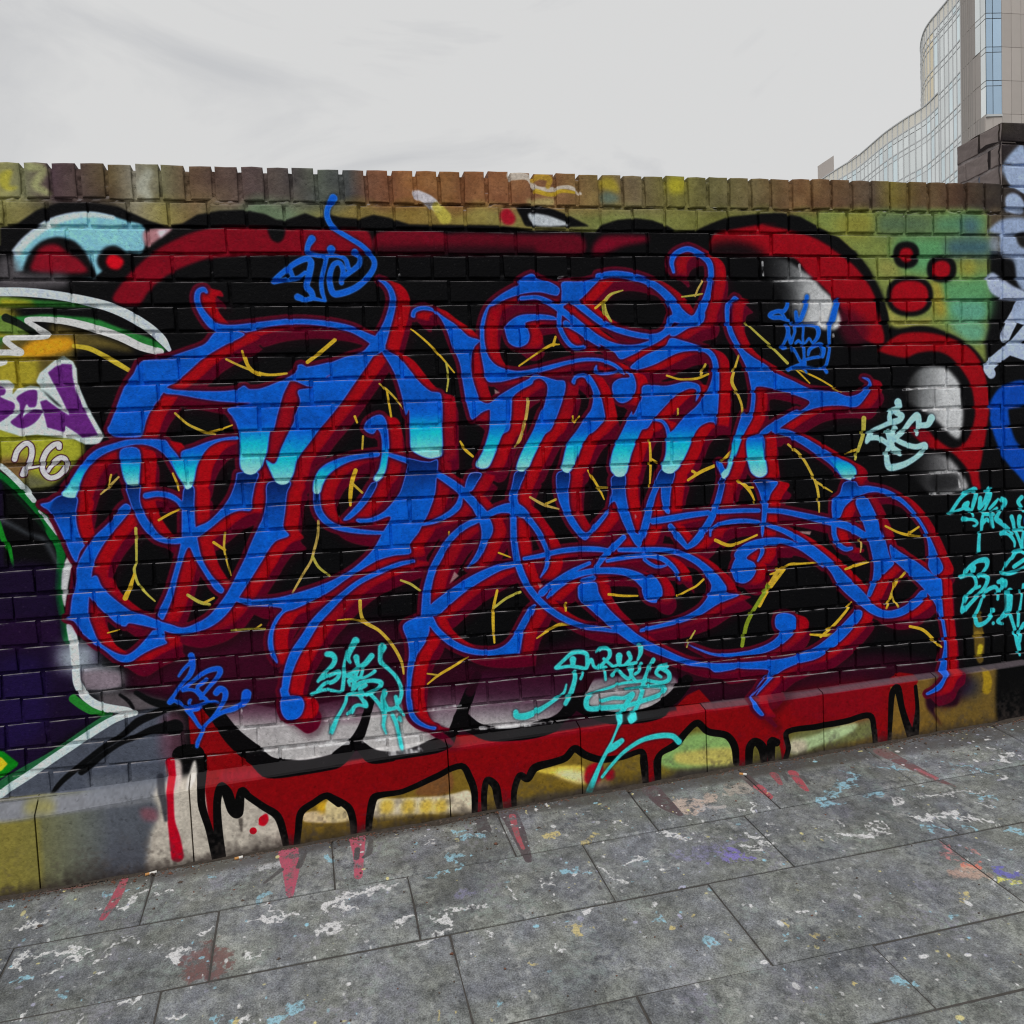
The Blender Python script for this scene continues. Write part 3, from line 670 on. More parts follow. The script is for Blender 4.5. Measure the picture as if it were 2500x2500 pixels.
TAGS = [  # (colour, outlined, strokes)
((14, 92, 196), """
A2 590,370,60 555,430,40 548,490,40 575,550,40 620,590,36 700,640,34 780,690,36 840,750,38 868,810,38 840,880,42 760,960,46 680,1000,48 600,1015,48 575,980,44 565,900,40 590,820,36 630,805,34 655,850,36 650,900,30
A2 645,940,34 650,905,36 700,870,36 760,820,38 770,770,34 735,735,50
A2 690,840,36 670,780,32 610,755,30 500,755,34 420,735,34 420,690,40 445,645,56
A2 575,715,60
A2 545,760,32 530,830,30 510,920,30 515,1000,30 535,1060,20
A2 185,930,36 240,880,38 330,810,40 410,775,44 440,800,44 430,870,48 410,960,44 440,1000,46 450,1040,36 400,1050,34 350,1035,50
A2 380,1055,26 450,1045,28 530,1062,14
A2 190,935,30 260,920,28 350,905,26 400,870,26
A2 300,860,36 320,905,26
"""),
((14, 90, 190), """
T6 580,200,90 540,300,90 480,370,90 350,370,90 200,420,90 170,470,90 250,510,90 400,510,90 520,560,60 620,590,50 700,660,60 800,690,60 1000,680,50 1200,700,80 1270,800,110 1250,950,90 1150,1090,60
T6 400,390,60 470,450,60 530,540,50
T6 1010,40,100 980,250,100 920,420,110 860,560,100 790,570,110 760,390,80
T6 1700,140,130 1650,300,140 1610,450,150 1580,560,150 1520,700,90 1510,850,90 1510,1000,70 1520,1200,60 1490,1400,70 1450,1570,70 1420,1640,90 1460,1730,80
T6 560,690,100 590,800,100 570,930,90 500,1080,60 470,1180,90 560,1180,50
T6 610,900,70 650,1080,80 700,950,60 740,830,60 730,740,80
T6 930,660,60 930,800,50 920,950,50 930,1080,50 940,1200,70 950,1400,60 950,1520,120
T6 760,1080,60 820,1030,60 880,1080,50
T6 980,1080,40 1060,980,50 1120,1060,40
T6 690,1170,60 780,1330,60 860,1480,70 950,1550,120 750,1600,60 600,1680,80
T6 1040,1350,50 1070,1230,80 1160,1170,60 1280,1110,90 1370,1150,90 1390,1260,90 1370,1390,60
T6 1000,1450,60 1150,1410,60 1310,1390,60
T6 640,1660,50 900,1620,60 1250,1650,50 1450,1650,60
T6 960,1660,50 1010,1740,40
"""),
((14, 84, 196), """
T5 515,160,130 535,280,130 540,400,110 480,540,100 390,640,80 290,760,70 200,900,70 110,1040,100 200,1010,70 300,1070,70 400,1150,60 480,1220,110
T5 480,310,70 360,430,60 280,550,40
T5 350,810,90 430,740,70 560,640,80 720,510,90 880,430,100 1040,410,110 1060,480,110 990,600,90 880,720,80 760,870,60
T5 350,810,90 480,800,60 600,830,70 700,930,80 780,970,80 840,1030,60 960,1030,60 1020,1045,50
T5 840,1030,70 700,1090,70 550,1140,80 430,1180,80 620,1180,60 700,1150,30
T5 800,610,80 740,670,80 640,740,70 640,810,70 720,920,100 690,980,40
T5 480,1110,50 480,1030,60 500,1000,60
T5 990,860,130 1060,790,140 1150,830,120 1160,930,110 1110,1060,90 1030,1180,70 930,1320,70 820,1430,60 740,1530,70
T5 500,1240,110 570,1340,80 660,1480,70 730,1560,80 700,1660,70 640,1790,80 625,1880,60
T5 1560,880,200 1540,990,180 1480,1080,110 1300,1170,110 1130,1220,90 960,1310,80 820,1430,60
"""),
((52, 190, 192), """
T1 890,220,130 830,330,100 790,420,80 770,500,70 800,560,50
T1 760,400,50 720,540,40 705,640,50 710,720,60 700,850,60 680,1000,60 640,1030,50 500,1000,50 370,1000,50 200,1065,60
T1 440,430,90 520,440,100 565,510,80 530,600,80 450,680,60 380,760,70 300,860,50
T1 310,840,50 420,790,60 520,750,60 630,710,60 610,800,70 520,870,70 400,900,60 300,1000,60
T1 900,480,100 920,580,70 950,620,60 1040,580,90 1140,460,100
T1 920,640,50 850,720,60 760,770,70 900,800,50 1020,800,40 1140,740,50 1190,700,60
T1 1010,640,50 970,780,50 900,830,60 820,850,50 780,850,50 800,930,30
T1 930,680,50 880,800,60 860,960,80 850,1000,60
T1 850,1000,70 900,930,80 980,880,70 1100,850,60 1200,850,70 1290,880,80 1260,960,70 1150,1030,60 1060,1070,60
T1 1050,920,60 960,980,70 1000,1070,70 880,1060,60 760,1080,50 740,1170,50 680,1300,50 600,1440,60 540,1580,80 510,1660,70
T1 950,1080,60 1000,1150,60 1040,1200,80 1060,1260,40 950,1230,50 870,1260,60 830,1340,70 770,1370,60
T1 1310,330,150 1280,440,80 1290,560,80 1400,660,60 1520,780,60 1600,940,60 1610,1060,60 1570,1190,60
T1 1130,1070,60 1200,1140,60 1270,1230,60 1340,1330,90 1340,1440,60 1330,1560,50 1370,1680,20
T1 1350,1030,90 1320,1150,90 1370,1280,100 1450,1290,60 1540,1250,60 1520,1100,60
T1 1470,1390,60 1520,1500,60 1570,1680,60 1610,1880,60
T1 1540,1250,60 1600,1330,50 1650,1390,30
T1 1580,1450,80 1600,1490,40
"""),
((52, 190, 192), """
T2 460,345,40 540,270,40 620,200,44 700,180,44 780,200,50 790,270,44 780,350,40 700,340,40 600,330,34 470,350,34
T2 640,260,80 640,300,60
T2 780,350,40 830,260,40 860,330,34 900,350,40 980,340,40
T2 890,180,30 940,140,40 1010,150,44 1020,220,44 960,290,40 920,340,60
T2 960,250,34 1020,300,34 1060,330,34 1090,320,34
T2 1120,220,80 1120,280,60 1130,320,34 1180,320,34
T2 1220,190,50 1240,250,44 1190,310,34 1300,290,34
T2 1345,120,60 1345,190,50 1315,260,24
T2 1050,420,50 1110,370,34 1160,420,40 1220,460,40 1250,420,40 1230,360,34
T2 1260,340,60 1250,420,40 1300,490,34
T2 1480,260,50 1440,340,50 1410,420,50 1380,500,50 1360,600,50 1320,720,50 1270,830,50 1240,900,60
T2 1350,300,40 1330,380,34 1290,410,34
T2 1620,320,60 1540,350,50 1510,400,40 1560,440,30
T2 1560,340,60 1640,400,50 1640,470,50 1560,500,40 1420,480,36 1300,490,30 1150,510,26 1000,560,26 850,610,26 780,680,60 800,770,60 1000,760,60 1200,740,50 1400,680,50 1560,620,50 1600,550,50 1450,540,40 1200,570,26
T2 940,690,40 1060,660,40 1170,660,40 1260,620,60 1210,700,60 1160,790,60 1120,900,50 1100,990,24 1050,1110,24 990,1230,40 930,1350,44 870,1490,60 820,1620,70 790,1710,60
T2 990,1230,40 1070,1170,80 1150,1110,60
T2 945,1490,30 1040,1370,34 1170,1230,40 1350,1110,50 1530,1060,60 1680,1060,60 1750,1120,70
T2 660,390,50 660,460,50 620,600,60 560,720,50
T2 570,520,16 540,610,30 420,700,40 280,790,60 150,850,80 50,850,70 40,810,60
T2 970,370,30 980,470,24
T2 750,400,30 720,460,30
"""),
((50, 186, 196), """
T3 190,990,70 260,880,80 400,670,80 540,530,90 700,450,100 780,440,120 790,560,100 740,740,100 700,900,60
T3 190,1000,60 350,940,60 480,880,70 540,820,160 600,750,90
T3 560,880,110 680,940,60 720,1060,50
T3 890,640,100 880,780,90 870,880,80 960,780,80 1060,560,110 1110,430,130
T3 1130,440,120 1100,640,100 1000,900,60 980,980,120 1100,1020,80 1220,1020,60
T3 1310,660,40 1230,760,80 1110,890,60
T3 1380,680,90 1450,670,120 1500,740,90 1450,880,60 1380,940,60 1280,1110,110 1370,1200,120 1500,1300,90 1580,1370,80
T3 1200,940,70 1280,880,70
T3 500,1130,130 620,1140,60 740,1150,70 820,1220,60 770,1290,50 720,1290,30
T3 950,1050,60 930,1200,90 920,1390,60 890,1500,70 870,1700,80 865,1890,90
T3 940,1240,90 1040,1140,80 1090,1180,70
T3 1180,1080,60 1190,1200,60 1210,1320,60
T3 1580,1370,80 1480,1430,80 1400,1480,90 1540,1480,60 1650,1560,80 1720,1680,60 1720,1780,40
T3 1580,1370,60 1670,1480,60
T3 1650,1080,100 1690,1220,90 1710,1350,70 1780,1500,70 1850,1680,70 1900,1830,80
T3 1840,1080,110 1820,1200,90 1840,1320,70 1932,1350,60
T3 1880,620,100 1800,720,90 1850,820,80 1932,940,60
T3 1720,1390,60 1900,1390,60
T3 1932,1420,60 1900,1650,60 1900,1830,60
T4 300,440,60 420,410,50 500,420,60 540,520,50 530,600,50 420,720,60 350,850,60 330,990,70 440,870,60 560,740,60 680,600,60 720,450,70 600,410,50
T4 360,380,50 430,280,60 560,190,60 690,180,90 700,270,60 640,360,50 580,440,40
T4 480,300,110 480,380,60
T4 540,620,40 600,590,40
T4 660,750,50 720,650,60 830,600,60 880,650,50 870,790,40
T4 890,520,60 970,510,100 970,590,90 920,660,60
T4 630,790,40 580,930,50 530,1050,60 560,1190,70 680,1160,60 780,1050,60 800,960,60
T4 810,1170,50
T4 1060,670,110 1060,820,100 1040,980,90 960,1080,70 890,1140,70 970,1180,40
T4 1070,1010,60 1110,1140,50 1150,1270,50 1140,1320,40 1190,1500,80 1220,1670,30
T4 1270,560,40 1240,800,30 1210,1010,50 1200,1210,40
T4 1288,1180,60 1240,1280,60 1210,1450,60
T4 1100,140,60 1160,50,60 1240,30,60 1290,60,60
T4 1070,160,50 1000,260,50 950,370,50 1050,390,50 1200,340,50 1290,290,50
T4 1130,280,60 1288,170,60
"""),
((152, 198, 208), """
R5 520,470,80 530,530,60 450,570,60 420,640,60 440,690,60 530,670,60 560,620,60 500,590,50
R5 440,690,50 330,740,40 220,800,50 180,880,60 160,920,30
R5 190,870,50 290,870,50 380,920,50 450,980,60 540,1040,60
R5 400,800,50 420,880,50 450,960,60
R5 480,770,70 450,830,60 500,890,50 600,940,50 720,970,50 820,950,60 820,1000,50 720,1090,50 580,1170,60 430,1200,70 395,1130,60 400,1010,50 470,890,50 570,800,50 660,680,60 730,620,70 750,700,60 730,830,30
R5 750,730,50 850,720,60 890,650,80
"""),
]
def lines_of(s):
    return [q for q in s.strip().split('\n') if q.strip()]


def paint_wall():
    rng = np.random.default_rng(7)
    tox = lambda P: np.column_stack([(wall_xz(P)[:, 0] - CX0) / RES, (CZ1 - wall_xz(P)[:, 1]) / RES])
    cv = Canvas(CVW, CVH, tox, RES)
    BLK = (9, 9, 11)
    cv.rgb[:] = np.array(BLK, np.float32) / 255
    # ---- coping and the header course under it: patches of many old coats
    u = np.array([-1500, 0, 60, 130, 200, 270, 330, 400, 470, 600, 700, 780, 850, 900, 1000, 1100, 1200, 1350, 1450, 1550, 1650, 1750, 1850, 1950, 2050, 2130, 2180, 2250, 2330, 2400, 2450, 3200], float)
    c1 = [(140, 138, 100), (152, 148, 98), (142, 142, 108), (97, 78, 82), (92, 76, 72), (108, 92, 66), (150, 146, 132), (124, 120, 92), (116, 94, 74), (96, 80, 78), (90, 82, 80), (92, 98, 90), (82, 84, 84), (124, 86, 68), (144, 98, 62), (134, 94, 60), (144, 98, 68), (140, 102, 72), (134, 114, 72), (122, 108, 84), (126, 122, 66), (116, 110, 74), (116, 102, 72), (126, 96, 66), (112, 88, 64), (94, 80, 68), (122, 110, 56), (108, 88, 62), (96, 74, 58), (66, 56, 50), (56, 50, 48), (70, 66, 70)]
    c2 = [(120, 115, 70), (130, 125, 75), (140, 132, 84), (60, 58, 50), (40, 40, 40), (50, 50, 48), (150, 142, 118), (156, 146, 88), (142, 122, 84), (112, 130, 104), (116, 134, 106), (128, 124, 78), (140, 124, 70), (136, 118, 66), (142, 118, 62), (146, 128, 68), (152, 140, 80), (150, 142, 84), (126, 132, 76), (132, 138, 82), (126, 128, 70), (126, 126, 66), (118, 124, 62), (112, 126, 66), (134, 130, 58), (120, 126, 66), (92, 112, 84), (84, 116, 96), (92, 132, 104), (104, 100, 68), (84, 80, 72), (60, 60, 64)]
    xs = wall_xz(np.column_stack([u, np.full(len(u), 460.0)]))[:, 0]
    X = CX0 + (np.arange(CVW) + .5) * RES
    Z = CZ1 - (np.arange(CVH) + .5) * RES
    wob = (vnoise(CVH, CVW, 60, rng) - .5) * .10
    topm = Z > -0.13
    rows = np.where(topm)[0]
    r1 = rows[-1] + 1
    A = np.stack([np.interp(X, xs, [c[k] for c in c1]) for k in range(3)], -1)[None]
    B = np.stack([np.interp(X, xs, [c[k] for c in c2]) for k in range(3)], -1)[None]
    t = np.clip((0.018 - (Z[:r1, None] + wob[:r1] * .4)) / .05, 0, 1)[..., None]
    cv.rgb[:r1] = (A * (1 - t) + B * t) / 255 * .90
    pat = (vnoise(r1, CVW, 46, rng) - .5)[..., None] * np.array([.07, .07, .04]) + (vnoise(r1, CVW, 17, rng) - .5)[..., None] * .04
    cv.rgb[:r1] = np.clip(cv.rgb[:r1] + pat, .02, 1)
    P, L, G = cv.poly, cv.line, cv.grad
    # little pieces on the coping
    P('A1 0,200 80,180 60,280 120,290 60,320 0,280', (176, 168, 62), 4, .8)
    L('A1 200,160,60 290,180,60 240,280,60 310,330,50', (168, 172, 120), 8, .7)
    L('A1 1000,200,60 960,290,80 1000,360,60', (170, 172, 160), 10, .7)
    L('A2 1150,340,60 1230,380,70 1290,430,70', (186, 186, 196), 3, .9)
    L('A2 1290,430,70 1340,500,90', (176, 166, 74), 4, .9)
    L('A3 130,220,60 240,230,40 300,300,34 420,310,30 480,295,24 540,300,26 600,340,16', (178, 170, 160), 2, .95)
    L('A3 280,240,36 330,220,44 390,240,40 380,290,30', (160, 130, 50), 3, .9)
    L('A3 300,320,30 400,345,26 470,320,24 560,330,16', (172, 146, 44), 2, .9)
    P('A3 730,240 820,240 860,330 780,320 740,300', (164, 150, 50), 5, .8)
    P('A3 740,340 800,330 860,380 760,410', (92, 112, 104), 5, .8)
    P('A3 1190,240 1300,240 1290,330 1200,330', (164, 156, 44), 6, .8)
    P('A3 240,380 420,370 410,420 240,410', (160, 150, 100), 4, .8)
    # ---- green and yellow ground on the right
    P('A4 560,455 900,455 1690,460 1700,700 1695,1200 1668,1340 1668,1480 1560,1400 1440,1300 1250,1225 1040,1230 1010,1100 930,920 820,760 700,640 560,560', (118, 130, 70), 5)
    P('A4 1080,640 1410,640 1410,900 1690,900 1690,1190 1400,1190 1330,900 1200,880 1060,800', (90, 144, 98), 14)
    P('A4 1420,640 1700,640 1700,760 1420,760', (66, 98, 106), 12)
    P('A4 1320,500 1660,480 1660,600 1320,600', (84, 128, 98), 14)
    P('A4 1520,520 1600,520 1620,600 1540,600', (66, 94, 112), 12)
    P('A4 950,480 1300,490 1300,600 950,600', (84, 106, 80), 14)
    P('A4 1300,910 1360,930 1420,1150 1340,1160', (146, 134, 56), 9)
    P('A4 1440,1080 1660,1070 1660,1190 1500,1190', (92, 150, 128), 8)
    P('A4 1440,1210 1660,1220 1650,1330 1540,1330', (98, 152, 124), 8)
    P('A4 950,790 1080,800 1080,890 960,890', (136, 136, 74), 12)
    P('A4 1000,1070 1060,1150 1200,1190 1300,1170 1300,1220 1050,1230', (146, 144, 74), 5)
    P('A4 1520,790 1600,790 1600,880 1520,880', (140, 138, 62), 9)
    P('A4 640,560 760,470 900,470 900,600 800,640', (130, 128, 58), 14)
    P('A4 1700,440 1780,440 1790,520 1700,600 1690,700', (84, 74, 60), 6)
    # small stones of old colour left of the dome and along the header course
    P('A3 60,470 110,440 160,500 140,545 80,540', (150, 20, 40), 3)
    P('A3 175,425 330,420 480,470 600,530 650,560 240,560 200,500', BLK, 2)
    P('A3 245,475 350,480 450,510 520,550 300,555', (178, 184, 190), 2)
    # ---- black shoulders of the big shapes
    P('A1 0,560 120,540 250,450 400,400 600,398 800,430 1000,520 1120,555 1230,540 1330,480 1480,455 1640,450 1790,480 1860,515 A2 260,520 400,470 480,500 560,480 640,500 760,510 860,480 960,500 1100,545 1300,550 1500,550 1700,555 1932,580 A3 420,580 700,600 740,550 850,515 960,505 1080,520 1190,560 1240,590 1380,585 1480,540 1600,495 1800,475 1932,470 A4 150,468 300,472 420,495 560,570 690,635 800,735 885,850 950,980 1010,1140 1045,1340 1000,1500 600,1700 0,1500 A3 0,1300 A2 0,1400 A1 1000,1300 0,1000', BLK, 1.5, 1.0, False)
    # dome on the left
    P('A1 95,860 95,740 150,660 230,590 330,520 450,480 600,464 720,480 850,520 970,560 975,700 945,735 850,735 640,900 560,905 150,860', (128, 184, 202), 2)
    L('A1 110,730,60 180,650,60 330,540,60 480,490,50 620,480,40 760,500,30', (186, 200, 218), 4, .9)
    P('A1 160,880 175,790 220,710 300,650 400,632 500,660 570,730 620,820 640,905 300,910', BLK, 3)
    P('A1 215,860 225,780 275,700 380,680 460,740 540,790 585,870', (128, 14, 34), 5)
    P('A1 655,800 680,730 750,690 820,710 860,760 890,880 760,900 690,860', BLK, 3)
    P('A1 715,800 740,750 800,760 835,800 800,850 740,840', (196, 4, 30), 3)
    P('A1 0,770 100,770 150,870 440,880 440,970 0,975', (92, 88, 92), 9, .85)
    P('A1 975,590 1160,570 1080,640 1010,690 980,690', (168, 120, 126), 3)
    P('A1 1060,590 1150,575 1080,640', (208, 204, 214), 3)
    # ---- crimson band of the cloud
    CR = (122, 2, 28)
    P('A1 760,1060 830,930 920,830 1050,720 1200,640 1330,590 1500,560 1800,565 1932,575 A2 800,580 860,690 840,745 300,750 0,755 A1 1420,775 1250,830 1110,900 1000,1000 930,1085', CR, 3)
    P('A1 1815,560 1900,560 1905,640 1870,665 1825,640', BLK, 3)
    P('A2 150,570 260,575 250,640 215,665 180,640', BLK, 3)
    P('A2 890,600 1350,605 1350,745 890,745', (108, 2, 30), 3)
    P('A2 1370,610 1932,615 A3 600,620 620,740 300,740 A2 1370,745', (92, 2, 28), 5)
    P('A2 850,700 1932,700 A3 300,760 A2 850,760', BLK, 9, .7)
    P('A3 690,680 760,625 1050,625 1050,660 900,690 760,740 680,740', (112, 6, 34), 5)
    P('A3 1500,610 1650,575 1800,550 1932,545 A4 150,545 330,580 500,630 640,710 760,800 850,900 920,1020 960,1170 990,1345 870,1330 800,1250 720,1140 660,1060 580,970 480,880 380,770 200,755 0,760 A3 1700,750 1500,740', (142, 2, 24), 2.5)
    P('A3 1480,680 1680,660 1850,740 1800,780 1480,770', BLK, 10, .9)
    P('A4 690,1100 860,1180 880,1330 760,1360 690,1250', (76, 8, 30), 8, .8)
    # silver inside
    G('A4 160,775 330,785 400,830 500,900 570,980 640,1050 700,1200 640,1260 400,1200 300,1050 220,920', [(150, (60, 60, 62, 0)), (350, (110, 112, 114, .7)), (480, (176, 178, 180, .95)), (600, (188, 190, 192, 1))], 0, 3, 1, 'A4')
    G('A4 240,950 330,950 430,1060 430,1200 240,1200', [(240, (13, 13, 15, 1)), (430, (13, 13, 15, 0))], 0, 6, .9, 'A4')
    # second bubble on the right
    P('A4 1035,1330 1060,1280 1180,1235 1300,1240 1420,1280 1540,1340 1640,1440 1690,1560 1720,1720 B4 1720,60 1680,240 1640,420 1650,560 1560,560 1300,560 1100,600 800,500 A4 900,1700', BLK, 2)
    P('A4 1000,1350 1100,1285 1250,1272 1400,1300 1550,1370 1640,1480 1680,1600 1700,1750 B4 1690,60 1670,190 1650,320 1630,430 1640,540 1590,520 1560,420 1490,330 1420,275 1290,255 1200,170 1260,130 1340,195 1440,260 1520,235 1575,150 1600,40 A4 1600,1790 1580,1650 1530,1550 1450,1450 1350,1402 1220,1412 1130,1445 960,1400', (140, 2, 20), 2.5)
    P('B4 1150,110 1300,150 1290,230 1200,180', (120, 4, 24), 4)
    G('A4 1150,1620 1230,1520 1390,1508 1460,1565 1505,1640 1518,1760 B4 1520,60 1500,190 1450,180 1400,130 1300,40 A4 1250,1800 1150,1740', [(1120, (60, 60, 60, .3)), (1250, (120, 122, 124, .95)), (1400, (182, 184, 186, 1))], 0, 4, 1, 'A4')
    G('B4 1130,370 1260,300 1400,310 1490,395 1555,530 1420,560 1300,560 1180,450', [(1150, (30, 30, 30, 0)), (1300, (90, 90, 92, .7)), (1450, (150, 150, 152, 1)), (1560, (160, 160, 162, 1))], 0, 4, 1, 'B4')
    P('B4 1310,440 1480,430 1490,540 1310,545', (28, 28, 30), 6, .85)
    # dots
    for cx, cy, rx, ry, qx, qy in ((1138, 752, 88, 90, 46, 48), (1378, 848, 98, 90, 58, 58), (1160, 1030, 157, 136, 126, 104)):
        for (ax, ay, col, e) in ((rx, ry, BLK, 2.0), (qx, qy, (150, 2, 24), 2.0)):
            a = np.linspace(0, 2 * math.pi, 17)[:-1]
            sx = np.sign(np.cos(a)) * np.abs(np.cos(a)) ** .85; sy = np.sign(np.sin(a)) * np.abs(np.sin(a)) ** .85
            P('A4 ' + ' '.join('%.0f,%.0f' % (cx + ax * q, cy + ay * w) for q, w in zip(sx, sy)), col, e)
    # ---- neighbour piece on the right: grey-blue letters and a blue arc
    P('T8 220,180 280,80 386,20 420,380 360,380 280,330 235,260', (146, 164, 192), 3)
    P('T8 235,460 250,410 310,392 370,440 400,540 300,545 250,520', (150, 166, 194), 2)
    P('T8 110,690 190,610 300,585 400,600 400,700 330,720 350,800 400,830 400,900 240,890 210,800 200,720', (140, 156, 184), 3)
    P('T8 330,720 400,700 400,810 360,800', BLK, 3, .7)
    P('T8 120,740 190,740 205,850 130,840', (160, 172, 196), 7, .6)
    P('T8 235,900 300,940 330,1090 386,1160 420,1100 420,900', (140, 156, 182), 3)
    P('T8 240,900 300,910 305,1040 240,1000', BLK, 5, .7)
    P('T8 90,1060 140,1015 200,1050 300,1120 400,1170 400,1230 220,1225 120,1170', (164, 176, 202), 2)
    L('T8 400,1240,90 330,1330,80 270,1440,80 240,1530,60', (166, 178, 202), 2)
    L('T8 400,1480,90 290,1600,80 190,1680,80 110,1760,80 130,1810,70', (162, 176, 202), 2)
    L('T8 300,1640,60 400,1640,120', (162, 176, 202), 2)
    P('A4 1932,1600 1780,1640 1715,1720 1700,1780 1705,1830 B4 1700,60 1740,200 1800,330 1880,430 1960,500 1960,300 1880,220 1840,110 1825,0 A4 1830,1790 1960,1750', (8, 70, 164), 2)
    # the next piece carries on past the pier
    for t in ('P 2490,420,70 2590,500,66 2560,620,66 2680,690,60', 'P 2500,760,56 2640,720,60 2760,800,60 2700,900,50', 'P 2700,480,50 2860,520,50 2980,470,44', 'P 2840,640,60 2900,800,60 2820,930,50'):
        L(t, (150, 166, 194), 2)
    L('P 2530,925,44 2640,900,56 2750,960,60 2790,1080,60 2740,1210,56 2620,1290,50 2520,1270,40', (8, 70, 164), 2)
    P('P 2820,1000 3000,980 3060,1180 2960,1350 2840,1300', (120, 4, 22), 3); P('P 2860,1060 2960,1040 3000,1180 2940,1280 2880,1240', BLK, 3)
    P('P 2600,1480 2900,1420 3300,1400 3300,1500 2900,1530 2620,1560', (84, 90, 100), 6)
    # ---- lower half: plum shade behind the letters
    P('B1 900,1750 1150,1560 1500,1500 1932,1450 B2 500,1500 1000,1430 1500,1700 B3 200,1650 900,1500 1400,1650 1932,1700 B4 400,1750 900,1650 1300,1700 1500,1800 C3 1500,20 C3 700,90 0,200 C2 1000,330 0,470 C1 1500,520 1200,300 1000,150 700,60', (46, 4, 26), 14)
    P('B1 1000,1900 1200,1650 1500,1600 1932,1560 B2 300,1900', (58, 6, 32), 14, .8)
    # ---- neighbour piece on the left
    P('A1 0,975 200,990 460,1040 700,1100 860,1160 1000,1260 1100,1390 920,1440 860,1540 700,1640 560,1640 700,1932 B1 690,180 560,330 420,560 240,620 360,750 480,1030 440,1400 530,1500 640,1580 660,1750 560,1900 C1 750,180 300,650 0,800', BLK, 1, 1, False)
    # it goes on to the left
    P('P -1500,640 0,700 0,2010 -1500,2400', (22, 13, 36), 3, 1, False)
    P('P -1500,560 10,690 10,760 -1500,720', (70, 66, 72), 8)
    L('P -1300,900,26 -900,790,26 -500,735,24 -200,715,22 -30,712,22', (186, 196, 210), 1)
    P('P -1300,960 -700,830 -300,790 10,790 10,1080 -500,1180 -1200,1300', (150, 138, 46), 12)
    L('P -1200,1250,40 -800,1180,40 -400,1300,44 -200,1260,40 -60,1245,30', (188, 200, 202), 1)
    L('P -1200,1480,60 -700,1400,60 -300,1500,50 -70,1430,36', (24, 118, 40), 3)
    L('P -900,1700,30 -500,1600,30 -300,1750,30 -120,1900,22 -40,1950,14', (184, 198, 204), 1)
    P('P -160,760 40,770 40,1120 -160,1100 -420,1180 -460,900', (152, 142, 46), 14)
    P('L2 -430,60 -200,20 0,120 0,690 -200,760 -400,740 -470,400', (190, 206, 206), 1)
    P('L2 -360,120 -200,90 20,200 20,600 -180,680 -350,660 -390,400', (98, 38, 118), 1)
    P('L2 -240,240 -100,250 -110,330 -230,340', (190, 206, 206), 1); P('L2 -240,440 -90,430 -100,540 -230,560', (190, 206, 206), 1)
    P('A1 0,1040 250,1055 500,1075 640,1100 500,1100 0,1092', (52, 118, 52), 3)
    P('A1 0,1045 200,1060 230,1085 0,1090', (160, 150, 40), 6)
    P('A1 -10,1165 140,1165 300,1150 480,1165 640,1180 800,1240 950,1290 1050,1330 1115,1395 1060,1400 900,1330 700,1250 500,1190 180,1190 230,1250 120,1230 60,1200 -10,1180', (40, 118, 54), 2)
    P('A1 -10,1170 60,1200 200,1280 -10,1275', (104, 130, 60), 4)
    P('A1 0,1310 60,1330 130,1390 60,1400 0,1400', (36, 110, 50), 2)
    P('A1 20,1330 330,1300 340,1220 480,1250 700,1310 900,1400 740,1450 640,1440 520,1480 500,1640 -10,1660 -10,1420', (92, 80, 40), 8)
    P('A1 130,1420 200,1340 330,1310 470,1310 500,1370 420,1410 250,1445 120,1470', (208, 148, 30), 7)
    P('A1 -10,1440 180,1440 260,1470 240,1620 100,1660 -10,1640', (156, 144, 46), 8)
    P('A1 520,1390 900,1420 880,1600 560,1640 520,1560', BLK, 8)
    L('A1 500,1365,30 600,1382,36 700,1430,36 790,1482,38 868,1528,32', (182, 162, 52), 1.2)
    L('A1 -20,1000,62 200,1005,64 450,1035,62 700,1090,68 850,1150,70 1000,1240,66 1090,1320,62 1140,1390,30', (186, 196, 210), 1)
    L('A1 1080,1405,50 950,1370,56 800,1300,60 600,1235,56 450,1200,50 300,1185,40 180,1190,36 240,1240,50 320,1290,46 250,1305,44 60,1310,44 40,1330,44 100,1380,44 140,1410,50 60,1410,44 -20,1410,44', (196, 198, 198), 1)
    L('A1 0,1480,50 30,1475,40', (196, 200, 196), 2)
    L('A1 40,1175,60 120,1210,50 220,1270,44', (22, 30, 24), 2)
    # figures
    P('L2 -20,690 200,760 420,740 880,800 930,960 800,1100 700,1210 600,1290 400,1340 250,1260 100,1100 -20,1040', (152, 154, 48), 6)
    P('L2 -20,1000 100,1000 300,1000 320,1240 180,1240 -20,1080', (118, 92, 56), 8)
    P('L2 300,1180 600,1290 400,1350 280,1340', (98, 98, 70), 8)
    P('L2 -20,130 100,130 150,170 140,290 200,220 330,183 430,200 470,260 410,140 450,50 650,-120 720,-140 820,-80 860,0 870,160 990,440 1150,720 1160,770 1110,850 950,850 830,790 560,760 420,740 230,760 100,720 -20,680', (190, 206, 206), 1, 1, False)
    P('L2 460,230 490,250 700,430 640,410', (24, 26, 26), 2)
    PUR = (98, 38, 118)
    P('L2 540,45 650,-40 700,-55 805,-50 815,100 850,250 940,450 1100,740 1060,750 920,775 870,730 735,640 720,690 700,710 640,690 530,660 500,540 450,370 520,350 700,480 780,525 700,350 620,200', PUR, .8, 1, False)
    P('L2 185,330 260,270 340,240 410,245 420,300 405,420 330,435 300,400 265,480 250,545 300,500 370,460 470,470 455,530 400,600 300,660 210,665 130,620 120,590 210,510 220,400', PUR, .8)
    P('L2 -40,200 60,230 50,290 0,310 60,345 150,380 170,430 130,500 60,560 -40,600', PUR, .8)
    TWO = 'L2 165,1020,%d 200,920,%d 290,840,%d 350,870,%d 360,960,%d 330,1060,%d 285,1120,%d 255,1190,%d'
